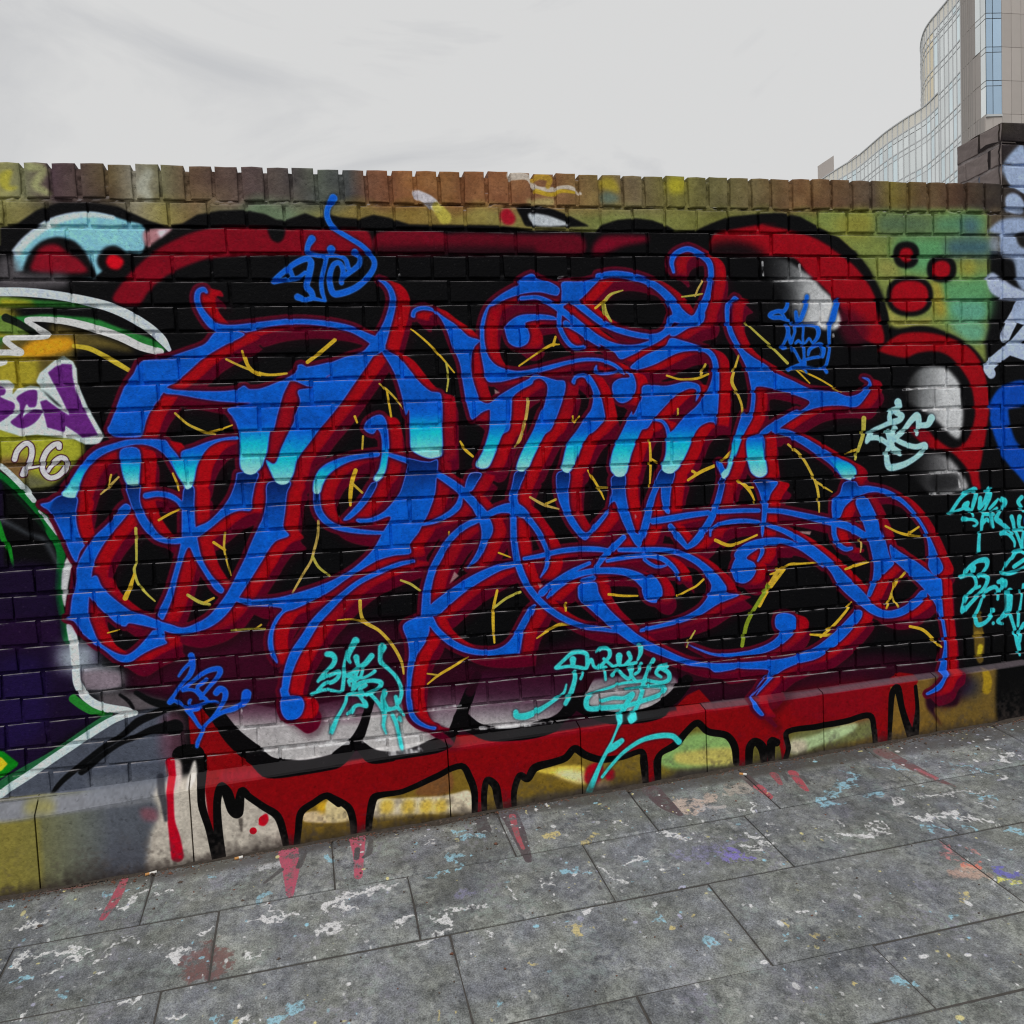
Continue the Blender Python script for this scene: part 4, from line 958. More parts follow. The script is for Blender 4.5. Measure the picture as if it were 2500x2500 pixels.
    SIX = 'L2 665,885,%d 660,845,%d 600,860,%d 520,940,%d 475,1060,%d 490,1160,%d 560,1225,%d 660,1200,%d 740,1100,%d 735,1020,%d 680,1000,%d 620,1040,%d 570,1100,%d 540,1150,%d'
    for w, col in ((84, (66, 26, 44)), (60, (196, 196, 206))):
        L(TWO % ((w,) * 8), col)
        L('L2 285,1120,%d 350,1110,%d 430,1095,%d' % (w - 22, w - 26, w - 34), col)
        L(SIX % ((w,) * 12 + (w - 14, w - 18)), col)
    # dark letter with green and white edge
    L('L2 -20,1180,70 150,1310,80 350,1500,100 520,1700,110 L3 580,230,120 680,400,120 670,620,80 655,800,80 670,1000,80 700,1180,70 720,1350,80 750,1470,60', (4, 100, 38), 2)
    L('L2 20,1260,30 300,1560,40 500,1800,40', (10, 40, 22), 5, .8)
    L('L2 0,1090,60 100,1170,70 250,1320,70 380,1480,60', (182, 192, 194), 1)
    L('L2 440,1600,26 540,1720,44 640,1860,30', (178, 188, 192), 1)
    P('L3 760,510 805,610 770,800 735,1060 705,990 688,850 700,650 735,540', (190, 192, 194), 1.5)
    L('L2 20,1700,60 200,1790,50 330,1860,40 L3 480,300,60 580,450,60 640,580,40', (74, 80, 86), 9, .7)
    L('L3 -20,120,70 40,300,64 100,430,54 140,600,36 155,700,14', (22, 130, 36), 2)
    P('L3 -20,680 620,620 640,900 680,1200 700,1500 1050,1500 1100,1700 L5 720,650 760,760 980,985 600,1250 0,1640', (26, 13, 42), 10)
    P('L5 -20,500 420,480 440,1100 200,1300 -20,1340', (30, 18, 66), 16, .7)
    P('L5 -20,80 560,60 600,260 400,320 -20,340', (34, 12, 46), 12, .8)
    P('L5 560,330 700,290 930,300 930,500 960,520 1170,560 1180,720 980,760 860,720 700,560 600,560', (158, 170, 178), 16, .85)
    P('L5 800,560 1170,560 1180,720 860,740', (126, 112, 122), 6, .9)
    P('L5 1000,780 1300,770 1500,820 1650,860 1660,950 1300,960 1000,930', (84, 78, 82), 8)
    P('L5 1330,975 1640,920 1680,1200 1660,1660 1640,1700 400,1840 -20,1900 -20,1800 600,1390 1000,1120', (74, 79, 91), 4)
    P('L5 1600,1000 1800,1000 1800,1400 1600,1420', (92, 60, 74), 12, .8)
    L('L3 790,1280,92 810,1380,100 830,1500,100 850,1700,90', (196, 206, 214), 3)
    L('L5 700,130,88 720,250,84 740,400,78 745,560,76 760,680,80 830,800,85 950,890,90 1100,930,92 1250,950,80 1330,975,40', (190, 202, 210), 1.5)
    L('L5 720,830,90 800,890,90 900,950,76 1020,985,56', (36, 120, 44), 1.5)
    L('L5 1080,985,50 950,1070,60 750,1210,60 480,1400,76 250,1530,86 50,1650,90 -20,1700,90', (34, 92, 58), 1.5)
    L('L5 1330,975,40 1150,1020,72 1000,1100,82 800,1230,82 500,1430,82 300,1570,82 100,1700,82 -40,1800,82', (184, 200, 204), 1.2)
    P('L5 -30,1340 40,1350 180,1460 170,1490 30,1600 -30,1620', (12, 118, 24), 1.5, 1, False)
    P('L5 -30,1390 20,1410 75,1470 20,1530 -30,1560', (206, 176, 34), 1.5, 1, False)
    for s in ('L5 1180,790,30 1260,850,38 1310,920,30', 'L5 1340,770,50 1480,850,70 1650,900,90', 'L5 1700,900,80 1500,990,74 1350,1060,84 1200,1190,60 1000,1320,60 750,1520,60 620,1630,56 540,1720,46 510,1760,30', 'L5 1720,1110,170 1500,1140,90 1350,1200,60 1180,1270,50 1000,1390,60 880,1490,70 800,1550,66'):
        L(s, (10, 11, 13), 2.5)
    # ---- plinth ground
    G('C1 -2700,960 900,600 900,1260 -2700,2100', [(-2600, (120, 112, 60)), (0, (124, 116, 58)), (160, (120, 114, 62)), (200, (104, 104, 76)), (420, (96, 100, 92)), (600, (82, 86, 94)), (900, (80, 84, 92))], 0, 0, 1, 'C1', False)
    P('C1 -40,690 400,650 900,590 900,690 400,760 -40,815', (108, 110, 116), 4)
    P('C1 150,690 280,680 300,760 150,770', (122, 118, 76), 8)
    P('C1 500,560 880,560 870,660 500,700', (100, 104, 112), 8, .6)
    P('C1 600,960 800,940 900,1120 600,1160', (70, 72, 80), 14, .7)
    P('C1 860,640 1000,560 1600,560 1600,1030 1200,1100 850,1130 830,900 880,760', (176, 169, 158), 6)
    P('C1 780,740 860,740 870,800 800,800', (122, 76, 86), 5, .8)
    G('C1 1570,640 1932,590 C2 600,440 1500,312 1932,247 C3 0,215 600,132 1240,36 C3 1780,-45 C3 1790,250 C3 0,700 C2 1932,720 C2 0,1050 C1 1932,1060 1570,1090', [(690, (112, 90, 34)), (900, (112, 90, 34)), (1500, (116, 96, 36)), (1700, (96, 92, 40)), (2000, (96, 88, 44)), (2150, (120, 92, 38)), (2400, (104, 84, 40))], 0, 0, 1, 'P', False)
    P('C1 1690,760 1900,740 1932,760 1932,810 1690,810', (196, 176, 140), 2)
    P('C1 1760,710 1850,700 1850,750 1780,760', (198, 158, 40), 5)
    P('C2 0,690 110,730 120,800 0,805', (196, 180, 136), 2)
    P('C2 270,690 400,680 680,660 790,640 800,780 700,780 540,770 270,800', (200, 188, 164), 2)
    for q in (300, 420, 520, 600):
        P('C2 %d,695 %d,690 %d,760 %d,765' % (q, q + 60, q + 55, q - 5), (196, 164, 54), 6, .8)
    P('C2 540,590 680,530 680,650 490,660', (116, 78, 44), 3)
    P('C2 1140,520 1410,500 1430,600 1250,550', (204, 180, 72), 3)
    P('C2 1330,520 1420,540 1420,600 1260,545', (214, 200, 150), 5)
    P('C2 1430,590 1440,510 1500,480 1530,520 1500,600', (150, 6, 26), 3)
    P('C2 1540,540 1585,520 1590,570 1550,580', (140, 10, 28), 3)
    P('C2 1480,590 1560,590 1570,650 1480,650', (150, 130, 130), 8, .7)
    P('C2 1830,470 1932,380 C3 100,320 320,340 340,480 0,520', (126, 160, 96), 5)
    P('C3 0,430 320,400 330,490 120,500 0,480', (176, 168, 92), 4)
    P('C3 640,340 800,290 1000,260 1090,230 1100,330 900,380 640,440', (106, 110, 70), 5)
    P('C3 640,370 800,320 930,270 1010,265 980,310 850,370 650,430', (160, 180, 136), 3)
    P('C3 640,360 720,360 720,420 640,430', (180, 172, 150), 5)
    P('C3 0,530 340,500 760,430 1100,380 1100,420 340,545 0,600', (66, 66, 74), 5, .8)
    P('C2 1050,690 1420,630 1730,590 1932,560 1932,640 1400,720 1050,760', (74, 70, 66), 5, .8)
    P('C2 0,830 400,770 780,770 780,800 0,920', (98, 80, 36), 4, .8)
    # ---- red mass with drips
    RED = (124, 0, 13)
    P('C1 1040,150 1170,190 1250,330 1330,430 1430,490 1560,530 1720,510 1932,470 C2 0,490 200,455 600,395 700,330 1000,330 1250,310 1500,270 1932,190 C3 0,190 60,110 130,75 200,150 400,125 500,20 585,5 600,112 900,70 1180,32 1240,-20 1320,-10 1330,60 1340,300 1300,320 1270,180 1240,60 1190,60 1180,400 1110,400 1100,300 1080,220 800,280 625,300 620,470 590,480 580,400 560,345 520,360 530,480 500,490 480,380 430,360 395,380 400,510 350,500 330,400 290,330 180,310 120,260 60,300 0,370 C2 1932,370 1820,440 1845,610 1765,620 1760,410 1650,440 1520,460 1420,440 1360,410 1300,460 1150,510 1110,560 1070,540 1040,620 1030,750 980,760 960,640 940,600 890,575 870,600 865,780 830,780 830,620 790,560 740,500 600,560 400,640 250,660 230,760 210,890 160,890 150,800 110,720 0,660 C1 1932,740 1820,660 1740,700 1670,750 1655,850 1640,960 1590,960 1570,850 1530,760 1450,720 1370,660 1340,640 1300,720 1250,600 1200,640 1190,800 1190,1010 1160,820 1140,560 1060,420', RED, 1, 1, False)
    P('C1 1230,530 1932,480 C2 600,400 1500,280 C3 0,200 600,115 1240,10 1240,40 600,140 C3 0,225 C2 1500,300 600,430 0,510 C1 1932,500 1230,590', (150, 34, 58), 4, .45)
    P('C3 600,100 1100,40 1150,200 700,250', (120, 2, 24), 14, .7)
    DR = ['C1 1010,440,110 1080,440,110 1120,560,50 1120,720,44 1160,850,40 1200,1010,50', 'C1 1225,1010,60 1210,850,50 1205,700,44 1225,620,50 1260,650,60 1290,740,60 1320,760,60 1340,640,44 1380,670,40 1460,725,40 1540,780,44 1575,880,40 1590,960,36', 'C1 1645,960,36 1655,860,38 1670,760,40 1740,705,38 1815,665,38 1880,710,38 C2 0,665,34 110,725,40 140,800,40 145,890,34', 'C2 225,880,34 232,790,40 255,680,44 300,660,34 420,640,30 600,560,34 740,500,34 790,570,40 815,650,38 815,780,32', 'C2 872,780,30 868,660,34 885,580,36 930,610,44 945,680,44 960,760,30', 'C2 1035,740,28 1035,640,34 1065,555,36 1110,570,40 1150,510,46 1250,480,40 1320,455,40 1370,405,40 1430,440,40 1520,465,36 1640,450,30 1740,420,30 1755,480,44 1765,600,34', 'C2 1835,600,34 1830,480,44 1850,430,30 1932,380,40 C3 60,310,36 120,262,36 180,310,36 280,330,36 325,390,40 335,480,36', 'C3 405,500,40 410,400,46 440,365,40 480,400,50 490,480,36', 'C3 530,480,36 530,370,50 560,370,40', 'C3 610,460,28 625,400,28 620,310,28 800,280,30 950,250,30 1075,220,30 1100,300,30 1108,390,28', 'C3 1185,380,20 1190,250,26 1200,100,34 1230,70,40 1255,180,34 1290,290,40 1320,340,50 1340,200,24 1330,60,20']
    for s in DR:
        L(s, (6, 6, 7), .8)
    P('C1 930,480 1000,470 1000,590 960,640 930,560', (172, 160, 156), 3)
    L('C1 945,480,50 950,600,40 950,800,40 970,900,60 985,1000,70', (170, 4, 34), 3)
    L('C1 890,560,40 905,680,40 920,800,20', (40, 42, 50), 4, .8)
    P('C1 1070,480 1085,470 1090,560 1040,640 1040,580', (190, 186, 180), 2)
    L('C1 1460,800,50', (176, 6, 30), 1); L('C1 1405,860,40', (176, 6, 30), 1)
    P('C1 1435,820 1450,780 1480,765 1490,800 1470,830 1445,830', (176, 6, 30), 1)
    L('C1 1335,800,24 1340,860,12', (96, 90, 84), 3)
    P('C3 1395,100 1460,90 1560,60 1560,160 1440,180 1480,280 1430,220 1390,170', (34, 6, 26), 3)
    P('C3 1560,-180 1700,-200 1780,-200 1790,260 1560,280', (98, 84, 42), 8, .0)
    P('C3 1770,-190 1960,-200 1960,260 1860,260 1780,230', (7, 7, 8), 4)
    P('C3 1440,20 1620,0 1640,90 1500,150', (32, 8, 28), 10, .9)
    P('C3 1560,20 1680,10 1680,110 1580,110', (38, 42, 60), 12, .7)
    for s, c, al in (('R6 1500,780,80 1500,900,90 1510,1010,100 1510,1130,90 1520,1200,60', (120, 96, 36), .75), ('R6 1520,1080,50 1510,1140,44', (186, 168, 40), .9), ('R6 1570,1320,60 1590,1400,80 1580,1480,80', (160, 132, 30), .85), ('R6 1490,960,60 1540,960,40', (150, 122, 44), .7)):
        L(s, c, 3, al)
    # ---- silver bubbles at the foot
    SIL = [(180, (70, 30, 52, .25)), (260, (120, 104, 116, .8)), (330, (168, 166, 166, 1)), (420, (172, 170, 170, 1))]
    G('C1 1150,180 1350,150 1600,180 1932,120 C2 100,60 240,60 225,200 160,330 60,420 C1 1800,455 1620,480 1480,445 1350,350 1240,240', [(60, (74, 30, 52, 0)), (190, (110, 84, 100, .7)), (280, (160, 156, 158, 1)), (480, (170, 168, 168, 1))], 1, 2, 1, 'C1')
    G('C2 190,330 240,150 270,90 430,60 440,220 520,290 640,345 560,385 420,430 300,440 220,410', [(60, (80, 44, 62, .3)), (160, (128, 110, 122, .9)), (240, (168, 166, 166, 1)), (440, (176, 174, 174, 1))], 1, 2, 1, 'C2')
    G('C2 550,80 780,60 760,160 720,260 690,300 640,280 570,240', [(60, (66, 30, 52, .4)), (200, (130, 116, 126, .9)), (280, (150, 146, 150, 1))], 1, 3, 1, 'C2')
    G('C2 790,90 900,-40 1300,-60 1390,20 1360,120 1290,205 1150,275 1000,305 880,290 790,240', [(-40, (54, 8, 36, .5)), (100, (70, 40, 60, .8)), (200, (128, 118, 126, .95)), (260, (168, 164, 166, 1))], 1, 3, 1, 'C2')
    G('C2 1400,130 1480,20 1900,0 1940,40 1880,130 1780,180 1600,205 1450,180', [(-20, (96, 80, 94, .75)), (70, (146, 142, 146, .97)), (180, (170, 166, 168, 1))], 1, 3, 1, 'C2')
    for s in ('C1 1140,170,50 1200,215,80 1290,335,100 1400,430,110 1500,500,90 1660,515,60 1850,480,60 C2 60,450,70 150,370,70 200,270,50 235,150,44', 'C2 235,150,44 258,40,40', 'C2 180,390,60 250,450,60 360,455,40', 'C2 330,455,36 480,430,40 620,380,60 690,320,60 740,220,70 790,90,60', 'C2 740,240,90 840,300,70 1000,325,50 1150,300,60 1290,235,60 1370,140,80 1440,10,60', 'C2 1380,150,70 1470,205,60 1600,228,54 1790,205,60 1920,120,70 C3 60,30,70'):
        L(s, (8, 6, 9), 1.5)
    L('C2 258,40,36 262,-10,36', (40, 4, 24), 2); L('C2 790,90,50 830,0,50', (36, 4, 22), 3); L('C2 1400,90,60 1450,0,60', (40, 2, 20), 2)
    # dusty upper face of the splayed edge where the dark paint has gone thin
    L('C3 150,165,26 600,118,24 1000,58,22 1240,22,22 1500,-12,22 1760,-50,22 1932,-78,22', (84, 74, 80), 2, .75)
    # white build-up in the joints under the silver
    rag = vnoise(CVH, CVW, 16, rng) * .6 + vnoise(CVH, CVW, 6, rng) * .4
    for t in ('C1 1340,292,20 1560,272,18 1932,235,16', 'C1 1460,412,20 1700,392,20 1932,372,20', 'C2 0,376,20 110,356,18', 'C2 190,366,20 400,338,20 600,318,16', 'C2 340,430,14 520,408,16', 'C2 560,192,16 740,166,14', 'C2 850,292,18 1050,278,20 1240,258,18', 'C2 0,240,12 150,225,12', 'C1 1340,190,12 1345,280,12', 'C1 1435,300,12 1440,380,12', 'C1 1550,420,12 1550,455,12', 'C1 1835,240,12 1838,290,12', 'C2 318,370,12 322,420,12', 'C2 505,340,12 505,400,12', 'A4 250,928,16 400,922,18 500,918,14', 'A4 370,1082,16 480,1078,18 640,1072,14', 'A4 560,1085,22 570,1160,26 575,1225,20', 'A4 420,820,20 430,890,14', 'A4 170,800,14 175,890,12', 'A4 640,1240,12 650,1300,14', 'A4 650,1225,14 700,1222,10', 'A4 1120,1660,14 1290,1645,16 1480,1640,12', 'A4 1240,1800,14 1400,1790,20 1510,1785,14', 'A4 1400,1530,12 1400,1640,12', 'B4 1380,130,16 1510,120,14', 'B4 1310,428,18 1480,415,16', 'B4 1310,568,16 1480,560,14', 'B4 1490,420,14 1500,520,14', 'A2 1035,880,12 1040,925,14', 'A3 455,902,14 530,895,14'):
        M = cv.strokemask(parse(t), 1)
        if M:
            k = M[0] * np.clip(rag[M[2]:M[2] + M[0].shape[0], M[1]:M[1] + M[0].shape[1]] * 2.6 - .75, 0, 1)
            cv.put((k, M[1], M[2]), (206, 206, 208), .7)
    # ---- the letters: extruded sides first
    m = np.zeros((CVH, CVW), np.float32)
    edge = np.zeros_like(m)
    for s in lines_of(BLUE_POLY):
        M = cv.polymask(parse(s), 0, True)
        if M: v = m[M[2]:M[2] + M[0].shape[0], M[1]:M[1] + M[0].shape[1]]; np.maximum(v, M[0], out=v)
    for s in lines_of(BLUE_LINE):
        M = cv.strokemask(parse(s), 0)
        if M: v = m[M[2]:M[2] + M[0].shape[0], M[1]:M[1] + M[0].shape[1]]; np.maximum(v, M[0], out=v)
    def sweep(dx, dy, n, src):
        o = src.copy()
        for i in range(1, n + 1):
            lift(o, src, int(round(dx * i / n)), int(round(dy * i / n)))
        return o
    def grow(src, r, n=12):
        o = src.copy()
        for i in range(n):
            a = 2 * math.pi * i / n
            lift(o, src, int(round(r * math.cos(a))), int(round(r * math.sin(a))))
        return o
    mar = np.maximum(grow(grow(m, 6), 5), sweep(40, 36, 9, m))
    mar = blur(mar, 1.4)
    cv.put((mar, 0, 0), (86, 0, 31))
    glow = np.maximum(blur(sweep(46, 42, 8, grow(m, 6)), 8) - mar, 0)
    cv.put((glow, 0, 0), (36, 0, 14), .45)
    red = blur(sweep(35, 8, 9, m), .8)
    side = blur(sweep(40, 4, 8, m) - m, 8)
    tone = np.clip(side * 1.2 - .22 - 1.1 * (vnoise(CVH, CVW, 150, rng) - .42), 0, 1)
    rc = np.array((154, 0, 19), np.float32) / 255 * tone[..., None] + np.array((106, 0, 33), np.float32) / 255 * (1 - tone[..., None])
    cv.put((red, 0, 0), rc.astype(np.float32))
    # black counters pick up a little of the overspray
    for s in lines_of(YEL):
        q = parse(s); q[:, 2] *= .74
        cv.put(cv.strokemask(q, .3), ((182, 156, 56), (168, 160, 70), (190, 158, 44), (176, 152, 80))[len(s) % 4])
    L('B3 1932,1080,18 1860,1200,22 1790,1310,25 1720,1440,28 1690,1590,26', (122, 138, 38), 1)
    L('B3 1932,1080,26 1880,1170,30', (180, 150, 50), 1)
    # ---- the blue
    rim = blur(m, .6)
    dark = np.clip(blur(grow(m, 4, 12), 1.6), 0, 1)
    cv.put((dark, 0, 0), (22, 4, 44), .6)
    cv.put((rim, 0, 0), (66, 104, 204))
    core = np.clip((blur(m, 1.6) - .80) / .16, 0, 1)
    n1 = (vnoise(CVH, CVW, 30, rng) - .5)[..., None]
    bc = np.array((5, 87, 184), np.float32) / 255 + n1 * np.array([.01, .045, .09], np.float32) + (vnoise(CVH, CVW, 9, rng) - .5)[..., None] * np.array([.01, .03, .05], np.float32)
    cv.put((core, 0, 0), bc.astype(np.float32))
    for s in lines_of(NAVY):
        hd, body = s.split('|'); rg, ys = hd.split(' '); y0, y1 = [float(q) for q in ys.split(',')]
        M = cv.polymask(parse(body), 2)
        k = M[0] * core[M[2]:M[2] + M[0].shape[0], M[1]:M[1] + M[0].shape[1]]
        P0 = parse('%s 0,%f 0,%f' % (rg, y0, y1)); xm = parse(body)[:, 0].mean()
        za = [cv.pts(np.array([[xm, q, 0.]]))[0][0, 1] for q in P0[:, 1]]
        yy = np.arange(M[2], M[2] + M[0].shape[0])
        cv.put((k * np.interp(yy, za, [1, 0])[:, None].astype(np.float32), M[1], M[2]), (3, 34, 92))
    for s in lines_of(CYAN):
        hd, body = s.split('|'); rg, ys = hd.split(' '); y = [float(q) for q in ys.split(',')]
        M = cv.polymask(parse(body), 1)
        k = M[0] * np.maximum(core, .35 * m)[M[2]:M[2] + M[0].shape[0], M[1]:M[1] + M[0].shape[1]]
        k = np.clip(k * 1.3, 0, 1)
        P0 = parse('%s 0,%f 0,%f 0,%f' % (rg, *y)); xm = parse(body)[:, 0].mean()
        za = [cv.pts(np.array([[xm, q, 0.]]))[0][0, 1] for q in P0[:, 1]]
        yy = np.arange(M[2], M[2] + M[0].shape[0])
        pos = [za[0], za[0] * .45 + za[1] * .55, za[1], za[2]]
        col = np.stack([np.interp(yy, pos, c) for c in ((3, 6, 18, 150), (76, 122, 172, 202), (190, 206, 204, 208))], -1)[:, None, :].astype(np.float32) / 255
        al = np.interp(yy, [za[0], pos[1]], [0, 1])[:, None].astype(np.float32)
        cv.put((k * al, M[1], M[2]), np.broadcast_to(col, M[0].shape + (3,)))
    # bare little triangles where a stencil lifted
    for s in ('B3 965,700 980,720 968,740', 'A2 1675,1655 1715,1680 1680,1690', 'B2 1405,1090 1435,1120 1370,1175', 'B3 315,1170 355,1180 325,1205', 'B4 415,820 500,820 490,845 440,835'):
        P(s, (150, 120, 120), .5, .9, False)
    # ---- tags over everything
    for col, body in TAGS:
        sc = .8 if 'T2' in body else (.86 if col[0] < 60 else .95)
        def thin(t):
            q = parse(t); q[:, 2] *= sc
            return q
        Ms = [q for q in (cv.strokemask(thin(t), 0) for t in lines_of(body)) if q]
        x0 = max(0, min(q[1] for q in Ms) - 16); y0 = max(0, min(q[2] for q in Ms) - 16)
        x1 = min(CVW, max(q[1] + q[0].shape[1] for q in Ms) + 16); y1 = min(CVH, max(q[2] + q[0].shape[0] for q in Ms) + 16)
        g = np.zeros((y1 - y0, x1 - x0), np.float32)
        for q in Ms:
            v = g[q[2] - y0:q[2] - y0 + q[0].shape[0], q[1] - x0:q[1] - x0 + q[0].shape[1]]
            np.maximum(v, q[0], out=v)
        c = np.array(col)
        cv.put((np.clip(blur(grow(g, 4, 8), 2), 0, 1), x0, y0), (8, 14, 40) if col[1] < 120 else (6, 30, 40), .45)
        cv.put((blur(grow(g, 1, 4), 1), x0, y0), tuple(np.minimum(255, c * .85 + 40)))
        cv.put((np.clip((blur(g, 1.2) - .6) / .3, 0, 1), x0, y0), tuple(c))
    # ---- age: fine overspray, scuffs, chips along the brick edges
    n = vnoise(CVH, CVW, 5, rng) * .5 + vnoise(CVH, CVW, 14, rng) * .3 + vnoise(CVH, CVW, 120, rng) * .2
    cv.rgb *= (0.88 + .24 * n)[..., None]
    sp = (rng.random((CVH, CVW)) > .9994).astype(np.float32)
    sp = np.clip(blur(sp, 1) * 9, 0, 1)
    cv.put((sp, 0, 0), (120, 114, 112), .18)
    # splash dirt on the foot of the plinth
    zb = base_z(X)[None, :]
    hgt = .016 + .05 * vnoise(1, CVW, 70, rng) * vnoise(1, CVW, 22, rng) + .02 * vnoise(1, CVW, 9, rng)
    dirt = np.clip(1.15 - (Z[:, None] - zb) / hgt, 0, 1) * (.55 + .45 * vnoise(CVH, CVW, 8, rng))
    dirt = dirt.astype(np.float32)
    cv.put((np.clip(dirt, 0, 1), 0, 0), (46, 40, 38), .85)
    splash = np.clip(1 - (Z[:, None] - zb) / .16, 0, 1) * np.clip(vnoise(CVH, CVW, 26, rng) * vnoise(CVH, CVW, 7, rng) * 2 - .35, 0, 1)
    cv.put((splash.astype(np.float32), 0, 0), (70, 62, 58), .6)
    return np.clip(cv.rgb ** 1.09, .004, .97)
GRES = 0.002
GX0, GY1 = -2.0, -0.02
GVW, GVH = 3300, 1100


def paint_ground():
    rng = np.random.default_rng(23)
    def tox(P):
        g = ground_xy(P)
        return np.column_stack([(g[:, 0] - GX0) / GRES, (GY1 - g[:, 1]) / GRES])
    cv = Canvas(GVW, GVH, tox, GRES)
    al = np.zeros((GVH, GVW), np.float32)
    cv.rgb[:] = .5
    rough = vnoise(GVH, GVW, 5, rng) * .6 + vnoise(GVH, GVW, 12, rng) * .4
    def lay(M, c, a, ragged=True):
        if M is None: return
        m, x0, y0 = M
        if ragged:
            r = rough[y0:y0 + m.shape[0], x0:x0 + m.shape[1]]
            m = np.clip((m * 1.25 - r * .75) * 2.2, 0, 1)
        sub = cv.rgb[y0:y0 + m.shape[0], x0:x0 + m.shape[1]]
        k = np.clip(m * 3, 0, 1)[..., None]
        sub += (np.array(c, np.float32) / 255 - sub) * k
        s = al[y0:y0 + m.shape[0], x0:x0 + m.shape[1]]
        np.maximum(s, m * a, out=s)
    def L(s, c, a=.9, soft=1.5, ragged=True): lay(cv.strokemask(parse(s), soft), c, a, ragged)
    def P(s, c, a=.9, soft=2, ragged=True): lay(cv.polymask(parse(s), soft), c, a, ragged)
    WH, CY, RD, DK = (196, 198, 194), (126, 170, 186), (150, 44, 66), (44, 34, 36)
    # cyan marks
    for s in ('C3 800,690,34 900,622,34 1025,575,26', 'C3 890,530,30 960,552,40 1015,570,26', 'C3 1565,495,28 1640,510,26 1705,532,16', 'C3 1075,655,44 1140,640,30', 'C3 1200,500,40 1290,520,24', 'C3 830,710,40 900,705,30', 'C3 1370,845,26 1480,855,30', 'C3 1590,850,40 1640,850,30', 'C3 1850,870,40 1932,865,40', 'C3 1660,660,40 1740,680,20', 'C2 700,1010,84', 'C2 660,1005,50 760,1000,40', 'C2 715,1050,40 712,1070,24', 'C2 785,880,40 825,885,34', 'C2 710,855,34 735,855,26', 'C2 530,1130,30 620,1095,30', 'C2 1320,1085,50 1420,1090,40', 'C2 1840,1335,46', 'C2 920,1820,40', 'C1 1440,1230,60 1480,1225,30', 'C1 1175,1120,44', 'C1 580,1225,44 610,1220,30', 'C1 1815,1020,50', 'C1 720,1190,30', 'C1 60,1270,40', 'C3 180,1480,60 150,1480,40', 'C3 630,1442,30', 'C3 1540,1320,34', 'C3 1100,495,20 1140,520,24', 'C3 1280,1700,60', 'C1 1260,1900,60', 'C1 80,1690,60 150,1680,40', 'C1 390,1745,40', 'C1 1560,1880,60 1640,1860,60'):
        L(s, CY, .7)
    # white
    for s in ('C1 90,1580,50 150,1560,60 110,1605,50', 'C1 170,1560,30 230,1530,34 350,1522,40 440,1520,34', 'C1 240,1632,26 330,1610,34 400,1570,34 460,1540,30', 'C1 520,1580,40 560,1530,34 640,1490,30 700,1450,50 760,1440,24', 'C1 490,1670,20 560,1635,24', 'C1 1420,1360,40 1500,1340,60 1600,1350,40', 'C1 1640,1335,40 1560,1290,26 1480,1268,14', 'C1 1800,1300,34 1840,1255,34 1900,1240,18 1932,1240,18', 'C1 1790,1395,40 1870,1380,40 1932,1370,30', 'C1 950,1545,30 985,1555,40 1035,1570,24', 'C1 1080,1430,30 1150,1395,24', 'C1 650,1285,30 760,1220,34 840,1170,20', 'C1 150,1390,50 170,1370,30', 'C1 890,1210,34', 'C1 960,1195,30', 'C1 1390,1540,34 1440,1535,24', 'C1 680,1820,24 740,1800,30', 'C1 940,1890,50 980,1880,30', 'C1 110,1865,40', 'C1 430,1905,36', 'C1 1340,1900,30 1440,1885,30', 'C1 840,1495,26', 'C1 500,1930,60', 'C2 0,1260,50 60,1240,50 130,1215,56 220,1195,50 300,1180,44 420,1130,18', 'C2 60,1280,30 150,1300,24', 'C2 380,1390,36 430,1350,50 480,1330,34', 'C2 0,1400,50 80,1395,40 180,1390,30', 'C2 590,1345,26 650,1350,30 620,1400,44', 'C2 680,1310,30 760,1290,30 860,1275,16', 'C2 545,1480,30 640,1440,40', 'C2 985,1165,22 1030,1200,28 1090,1220,12', 'C2 1190,1145,18 1230,1120,18 1260,1100,16', 'C2 1200,1170,20 1280,1160,16', 'C2 1380,1120,40 1420,1100,40', 'C2 1500,1060,30 1560,1100,44', 'C2 1600,1140,40 1650,1170,30', 'C2 1660,1030,24 1720,1000,34 1760,1000,20', 'C2 1840,870,24 1932,875,26', 'C2 1590,820,20 1640,810,14', 'C2 530,940,18 620,915,16', 'C2 1300,1520,36', 'C2 1420,1290,30 1510,1265,24', 'C2 1780,1275,40 1810,1255,30', 'C2 370,895,40', 'C2 900,1410,36', 'C2 945,1245,26', 'C3 400,760,20 430,690,24', 'C3 420,950,34 500,930,50 540,935,30', 'C3 480,840,26 540,825,24', 'C3 420,880,40 470,880,30', 'C3 220,960,24 270,955,20', 'C3 0,880,34 90,895,20', 'C3 865,795,22 930,830,28', 'C3 920,880,34 1050,882,40 1190,862,28', 'C3 820,905,16 920,895,14', 'C3 1060,850,20 1150,825,26', 'C3 1165,690,34 1250,692,34', 'C3 1320,680,22 1500,650,26 1640,640,20 1745,630,16', 'C3 1325,765,30 1400,790,60 1470,770,60 1560,790,60 1700,800,34', 'C3 1700,710,30 1750,720,20', 'C3 680,1330,40 710,1320,30', 'C3 415,1260,44', 'C3 545,1225,26', 'C3 1740,1140,60', 'C3 80,1370,50', 'C3 1830,460,70 1860,440,40', 'C3 1750,410,26', 'C3 1780,560,30 1850,550,20', 'C3 550,505,14 570,515,14 620,510,20', 'C3 1000,1445,26'):
        L(s, WH, .8)
    P('C1 1400,1045 1450,1000 1530,990 1565,1020 1530,1070 1440,1080', (176, 178, 180), .55, 3, False)
    P('C3 -40,700 240,655 230,690 100,770 20,760', (182, 160, 146), .6, 4); P('C3 240,630 330,600 430,610 420,640 260,650', (160, 148, 136), .5, 4)
    P('C3 150,720 280,720 280,745 160,745', (176, 168, 164), .5, 3)
